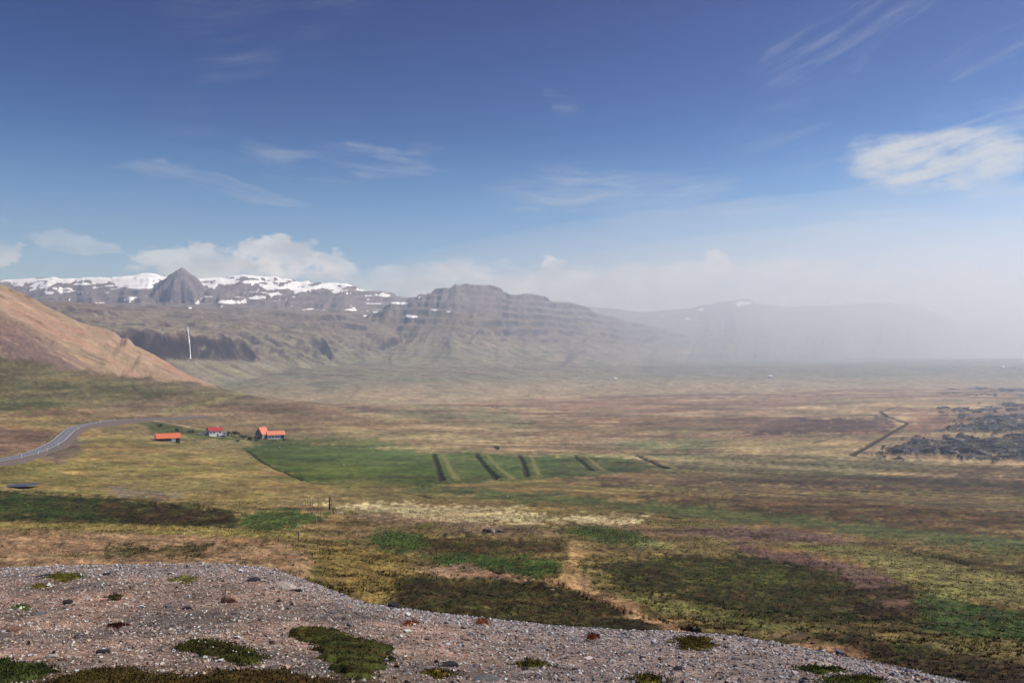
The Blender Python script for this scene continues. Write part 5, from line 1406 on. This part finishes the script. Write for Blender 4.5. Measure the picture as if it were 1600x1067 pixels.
def shrub_mesh(seed, n=260):
    rr = np.random.default_rng(seed); lob = [(rr.uniform(-.5, .5), rr.uniform(-.5, .5), rr.uniform(.35, .75), rr.uniform(.35, .55)) for _ in range(6)]
    V = []
    for i in range(n):
        l = lob[i % 6]; d = rr.normal(size=3); d /= np.linalg.norm(d); r = l[3] * rr.uniform(.55, 1.05); p = np.array(l[:3]) + d * r * np.array((1, 1, .8)); p[2] = max(p[2], .04)
        a = rr.normal(size=3); a /= np.linalg.norm(a); b = np.cross(a, d); b /= np.linalg.norm(b) + 1e-6; k = rr.uniform(.06, .13)
        V += [p - a * k, p + a * k, p + b * k * 1.3]
    return np.array(V)


def make_shrubs():
    wood = paint('shrub_stem', (70, 56, 44), 0.2, 3)
    spots = [(355, 681, 14, 9, 'round dark green shrub right beside the white house'), (367, 682, 20, 11, 'tallest dark green shrub between the white house and farmhouse'), (380, 686, 18, 8, 'spreading dark green shrub in front of the gap between the houses'),
             (391, 688, 15, 7, 'dark green shrub at the left foot of the larger farmhouse'), (402, 689, 14, 6, 'low green shrub in front of the farmhouse steep gable'), (346, 684, 16, 5, 'low green shrub in front of the white house wall'),
             (250, 666, 12, 5, 'small dark shrub on the slope above the barn roof'), (276, 674, 9, 6, 'small dark shrub just behind the barn right end'), (371, 690, 12, 4, 'lowest shrub below the spreading shrub'), (300, 676, 16, 5, 'low shrub between the barn and the white house'),
             (444, 688, 8, 4, 'small shrub at the right end of the farmhouse wing'), (776, 703, 13, 8, 'lone dark bush on the flat beyond the ditches')]
    gm = vcol_mat('shrub_leaves', 0.9, 0.08)
    for i, (u, v, w, h, lab) in enumerate(spots):
        p = ground_pt(u, v, 250); sw = w * p.y / FPX / 1.9; sh = h * p.y / FPX / 1.25
        e = empty('shrub', p); tag(e, lab, 'shrub', 'shrubs round the farm' if i < 11 else None)
        V = shrub_mesh(40 + i) * np.array((sw, sw, sh)); rr = np.random.default_rng(i); c = np.array((46, 56, 26.0)) * rr.uniform(.6, 1.5, len(V) // 3)[:, None]
        C = np.concatenate([np.repeat(lin(c), 3, 0), np.ones((len(V), 1))], 1); mesh_np('foliage', V, np.arange(len(V)).reshape(-1, 3), gm, False, C, e)
        bm = bmesh.new()
        for q in range(4):
            a = q * 1.6 + i; bmesh.ops.create_cone(bm, segments=5, radius1=.10 * sw / 2, radius2=.03, depth=sh * .8, matrix=Matrix.Translation((math.cos(a) * sw * .15, math.sin(a) * sw * .15, sh * .3)) @ Matrix.Rotation(.35, 4, (math.sin(a), -math.cos(a), 0)))
        bm_obj('stem', bm, wood, e)


# ------------------------------------------------------------------ fence, stone pile, pond, waterfall, far farms
M_WOOD = paint('grey_weathered_wood', (138, 126, 112), 0.25, 6.0, 0.9, 0.1, 0.02); M_WOODD = paint('dark_wood', (62, 54, 48), 0.25, 6.0, 0.9, 0.1, 0.02); M_PLANK = paint('pale_plank', (196, 180, 150), 0.2, 4.0)  # two post woods, one simply darker than the other


def post(u, v, hpx, r, mat, label, group, lean=(0, 0), name='fence_post', seed=0):
    p = ground_pt(u, v, 40.0); h = hpx * p.y / FPX; rr = random.Random(seed); bm = bmesh.new(); seg = 8; rings = []
    for k in range(6):
        t = k / 5; ring = []
        for q in range(seg):
            a = q * 2 * math.pi / seg; rad = r * (1.05 - .2 * t) * (1 + rr.uniform(-.08, .08)); ring.append(bm.verts.new((math.cos(a) * rad + .02 * math.sin(5 * t), math.sin(a) * rad, -0.35 + (h + .35) * t + (0.03 * math.cos(a) if k == 5 else 0))))
        rings.append(ring)
    for a_, b_ in zip(rings[:-1], rings[1:]):
        for q in range(seg): bm.faces.new((a_[q], a_[(q + 1) % seg], b_[(q + 1) % seg], b_[q]))
    bm.faces.new(rings[-1]); bm.faces.new(list(reversed(rings[0])))
    o = bm_obj(name, bm, mat); o.location = p; o.rotation_euler = (lean[0], lean[1], rr.uniform(0, 6)); tag(o, label, 'post', group); return o


def make_fence():
    G = 'fence posts running left from the tall gate post'; rr = random.Random(3)
    post(515, 796, 20, .16, M_WOODD, 'tallest dark gate post standing on the bare ridge', None, (0, .02), 'gate_post', 1)
    post(518, 792, 15, .11, M_WOOD, 'grey gate post just right of the tallest dark post', None, (0, -.03), 'gate_post', 2)
    post(521, 802, 9, .12, M_WOODD, 'short dark stump of a post below the tall gate post', None, (.05, .1), 'fence_post', 3)
    post(526, 801, 7, .08, M_WOOD, 'short grey stake beside the lying planks', None, (.05, -.1), 'fence_post', 4)
    names = ['first', 'second', 'third', 'fourth', 'fifth', 'sixth', 'seventh', 'eighth', 'ninth', 'tenth', 'eleventh', 'twelfth', 'thirteenth']
    row = [(497, 791, 11), (488, 790, 12), (485, 789.5, 12), (481, 789, 11), (477, 789, 7), (473, 789, 6.5), (469.5, 789, 6), (466, 788.5, 6), (462, 788, 5.5), (458, 788, 5), (453, 787.5, 4.5), (448, 787, 4), (443, 787, 4)]
    for i, (u, v, h) in enumerate(row): post(u, v, h, .075, M_WOOD, 'thin grey fence post, %s to the left of the tall gate post' % names[i], G, (rr.uniform(-.05, .05), rr.uniform(-.06, .06)), 'fence_post', 10 + i)
    post(494, 816, 9, .09, M_WOOD, 'lone fence post in green grass below the gate posts', None, (0, -.06), 'fence_post', 30)
    post(501, 807, 6, .08, M_WOOD, 'short stake just above the lone post in green grass', None, (0, .1), 'fence_post', 31)
    post(467, 845, 15, .09, M_WOOD, 'pale post standing nearest, left of the lush herbs', None, (0, .03), 'fence_post', 32)
    for i, (u, v, w, a, lab) in enumerate(((528, 801, 1.9, .1, 'pale plank lying flat at the foot of the short stake'), (531, 803, 1.4, -.25, 'shorter pale plank lying below the longer one'))):
        p = ground_pt(u, v, 40, .05); bm = bmesh.new(); box(bm, -w / 2, w / 2, -.12, .12, -.04, .05); bmesh.ops.bevel(bm, geom=list(bm.edges), offset=.012, segments=1, affect='EDGES')
        o = bm_obj('plank', bm, M_PLANK); o.location = p; o.rotation_euler = (0.12, 0, a); tag(o, lab, 'plank')


def make_stone_pile():
    p = ground_pt(769, 832, 40); e = empty('stone_pile', p); tag(e, 'heap of pale and dark grey stones on the tan slope', 'stone pile'); rr = random.Random(9); s = p.y / FPX
    for i in range(26):
        w = rr.uniform(3, 7.5) * s; x = rr.uniform(-15, 15) * s; k = 1 - abs(x / s) / 18; o = bpy.data.objects.new('stone', ROCKS[i % 6].copy()); COL.objects.link(o); o.parent = e
        o.data.materials.append(SM['dark' if x < -6 * s and rr.random() < .7 else rr.choice(['pale', 'violet', 'grey', 'pale'])])
        xx, yy = x, rr.uniform(-6, 6) * s; o.location = (xx, yy, H1(p.x + xx, p.y + yy) - p.z + rr.uniform(0, 6) * s * k); o.scale = (w / 2, w / 2 * .9, w / 2); o.rotation_euler = (rr.uniform(0, 3), rr.uniform(0, 3), rr.uniform(0, 3))
    L = [(148, 729, 5, 'white boulder on the slope left below the road bend'), (187, 741, 5, 'white boulder on the slope beside bright green grass'), (436, 700, 6, 'white boulder at the upper left edge of the hay field'), (414, 703, 5, 'white boulder left of another at the hay field edge'),
         (781, 775, 4, 'pale boulder on the green strip, left of a close pair'), (793, 776, 3.5, 'pale boulder on the green strip, right of a close pair'), (872, 775, 4, 'pale boulder alone on the green strip below the ditches'), (537, 726, 4, 'pale boulder in the middle of the hay field'), (627, 834, 5, 'pale boulder at the rim of the lush herbs'),
         (863, 922, 7, 'cream stone on the dark heath beside the dirt path'), (1230, 884, 5, 'pale stone at the edge of the purple bare ground'), (1203, 800, 3, 'pale boulder far out on the right bog strip'), (1222, 816, 3, 'pale boulder lower on the right bog strip')]
    for i, (u, v, w, lab) in enumerate(L):
        o = put_stone(u, v, w, .8, 'pale', lab, 'boulder', 'pale boulders dotted over the slopes', i, i, .2, .8, 24.0); o.name = 'boulder'


def make_pond():
    p = ground_pt(36, 761, 60); bm = bmesh.new(); s = p.y / FPX; ring = []
    for k in range(40):
        a = k / 40 * 2 * math.pi; r = 1 + .12 * math.sin(2 * a + 1) + .07 * math.sin(5 * a); ring.append(bm.verts.new((math.cos(a) * 19 * s * r, math.sin(a) * 4.2 * r, 0)))
    bm.faces.new(ring); m, X, b = new_mat('pond_water'); b.inputs['Base Color'].default_value = L3(34, 36, 56); b.inputs['Roughness'].default_value = .25; b.inputs['Specular IOR Level'].default_value = .5
    g = X.n.new('ShaderNodeNewGeometry'); bp = X.n.new('ShaderNodeBump'); bp.inputs['Strength'].default_value = .4; bp.inputs['Distance'].default_value = .1; X.l.new(X.noise(g.outputs['Position'], 2.0, 3), bp.inputs['Height']); X.l.new(bp.outputs[0], b.inputs['Normal'])
    o = bm_obj('pond', bm, m); hs = max(H1(p.x + math.cos(k) * 19 * s, p.y + math.sin(k) * 4.2) for k in range(8)); o.location = (p.x, p.y, hs + .1); tag(o, kind='structure')


def make_waterfall():
    ctr = [(294, 511), (294.5, 518), (295.5, 525), (296, 532), (297, 539), (297.5, 546), (298, 553), (298, 561)]; V = []; F = []
    wid = [0.35, 0.4, 0.6, 0.95, 0.5, 0.4, 0.6, 1.2]; pts = []
    for (u, v), w in zip(ctr, wid):
        x, y = hit(u, v, 1500.0, f=mtn_f); c, s = math.cos(PITCH), math.sin(PITCH); q = (CY - v) / FPX; k = (s + c * q) / (c - s * q)
        pts.append((x, y, CAM_Z + k * y, w * y / FPX))
    ymin = [min(q[1] for q in pts[i:]) if False else q[1] for i, q in enumerate(pts)]
    for i in range(len(pts) - 2, -1, -1):
        x, y, z, w = pts[i]; y2 = min(y, pts[i + 1][1] + 9.0); f_ = y2 / y; pts[i] = (x * f_, y2, CAM_Z + (z - CAM_Z) * f_, w)
    rr = random.Random(4)
    fine = []
    for i in range(len(pts) - 1):
        for j in range(6):
            t = j / 6; a, b = pts[i], pts[i + 1]; fine.append([a[q] + (b[q] - a[q]) * t for q in range(4)])
    fine.append(list(pts[-1])); me_v = []; nseg = 7
    for x, y, z, w in fine:
        w *= rr.uniform(.75, 1.25)
        for k in range(nseg):
            a = math.pi * k / (nseg - 1); me_v.append((x - math.cos(a) * w, y - 2.0 - math.sin(a) * (1.5 + w * .5) * rr.uniform(.7, 1.2), z))
    F = [(i * nseg + k, i * nseg + k + 1, (i + 1) * nseg + k + 1, (i + 1) * nseg + k) for i in range(len(fine) - 1) for k in range(nseg - 1)]
    m, X, b = new_mat('white_water'); g = X.n.new('ShaderNodeNewGeometry'); mp = X.n.new('ShaderNodeMapping'); mp.inputs['Scale'].default_value = (1, 1, .12); X.l.new(g.outputs['Position'], mp.inputs[0])
    X.l.new(X.mix(X.smooth(X.noise(mp.outputs[0], .6, 4), .3, .6), L3(190, 196, 210), L3(244, 246, 250)), b.inputs['Base Color']); b.inputs['Roughness'].default_value = .5
    o = mesh_np('waterfall', np.array(me_v), np.array(F), m, True); tag(o, 'thin white waterfall dropping down the dark cliff', 'waterfall')


def make_far_farms():
    for i, (u, v, w, h, lab) in enumerate(((951, 594, 5, 3, 'left white house of the distant pair at the foot of the crag'), (962, 593.5, 5, 3.5, 'right white house of the distant pair at the foot of the crag'), (1172, 587, 4, 2.5, 'white house alone on the far plain under the hazy mountain'),
                                             (1204, 590, 6, 4, 'largest white house of the far group on the plain'), (1212, 590, 4, 3, 'small white shed right of the largest far house'), (1567, 575, 5, 3.5, 'white house on the horizon near the right edge, left one'), (1584, 575, 5, 3, 'white house on the horizon near the right edge, right one'))):
        x, y = hit(u, v, 1500.0, 12000.0, f=lambda a, b: np.maximum(h_smooth(a, b), mtn_f(a, b))); s = y / FPX; L = w * s; W = L * .6; hh = h * s * .55; z = max(H1(x, y), float(mtn_f(np.array([x]), np.array([y]))[0]))
        e = empty('far_farmhouse', (x, y, z), .2 * (i % 3)); tag(e, lab, 'house', 'white farms far across the plain'); bm_obj('wall', gable_walls(L, W, hh, hh * .7), M_WHITE, e); bm_obj('roof', gable_roof(L, W, hh, hh * .7, L * .03, L * .02), M_WHITE if i % 2 else M_GREYW, e)


make_cushions()
make_gravel()
make_stones()
make_tussocks()
make_lush('lush_herbs', [(584, 838), (612, 831), (665, 836), (672, 852), (640, 862), (594, 857)], 1100, (66, 82, 44), 'rank bright green herbs in a wet spot, rounder patch left of the stone pile', .34)
make_lush('green_herbs', [(872, 826), (920, 823), (1000, 834), (1030, 848), (1005, 852), (945, 845), (885, 833)], 1100, (68, 80, 46), 'long strip of rank green herbs right of the stone pile', .34)
make_road()
make_farm()
make_shrubs()
make_fence()
make_stone_pile()
make_pond()
make_waterfall()
make_far_farms()
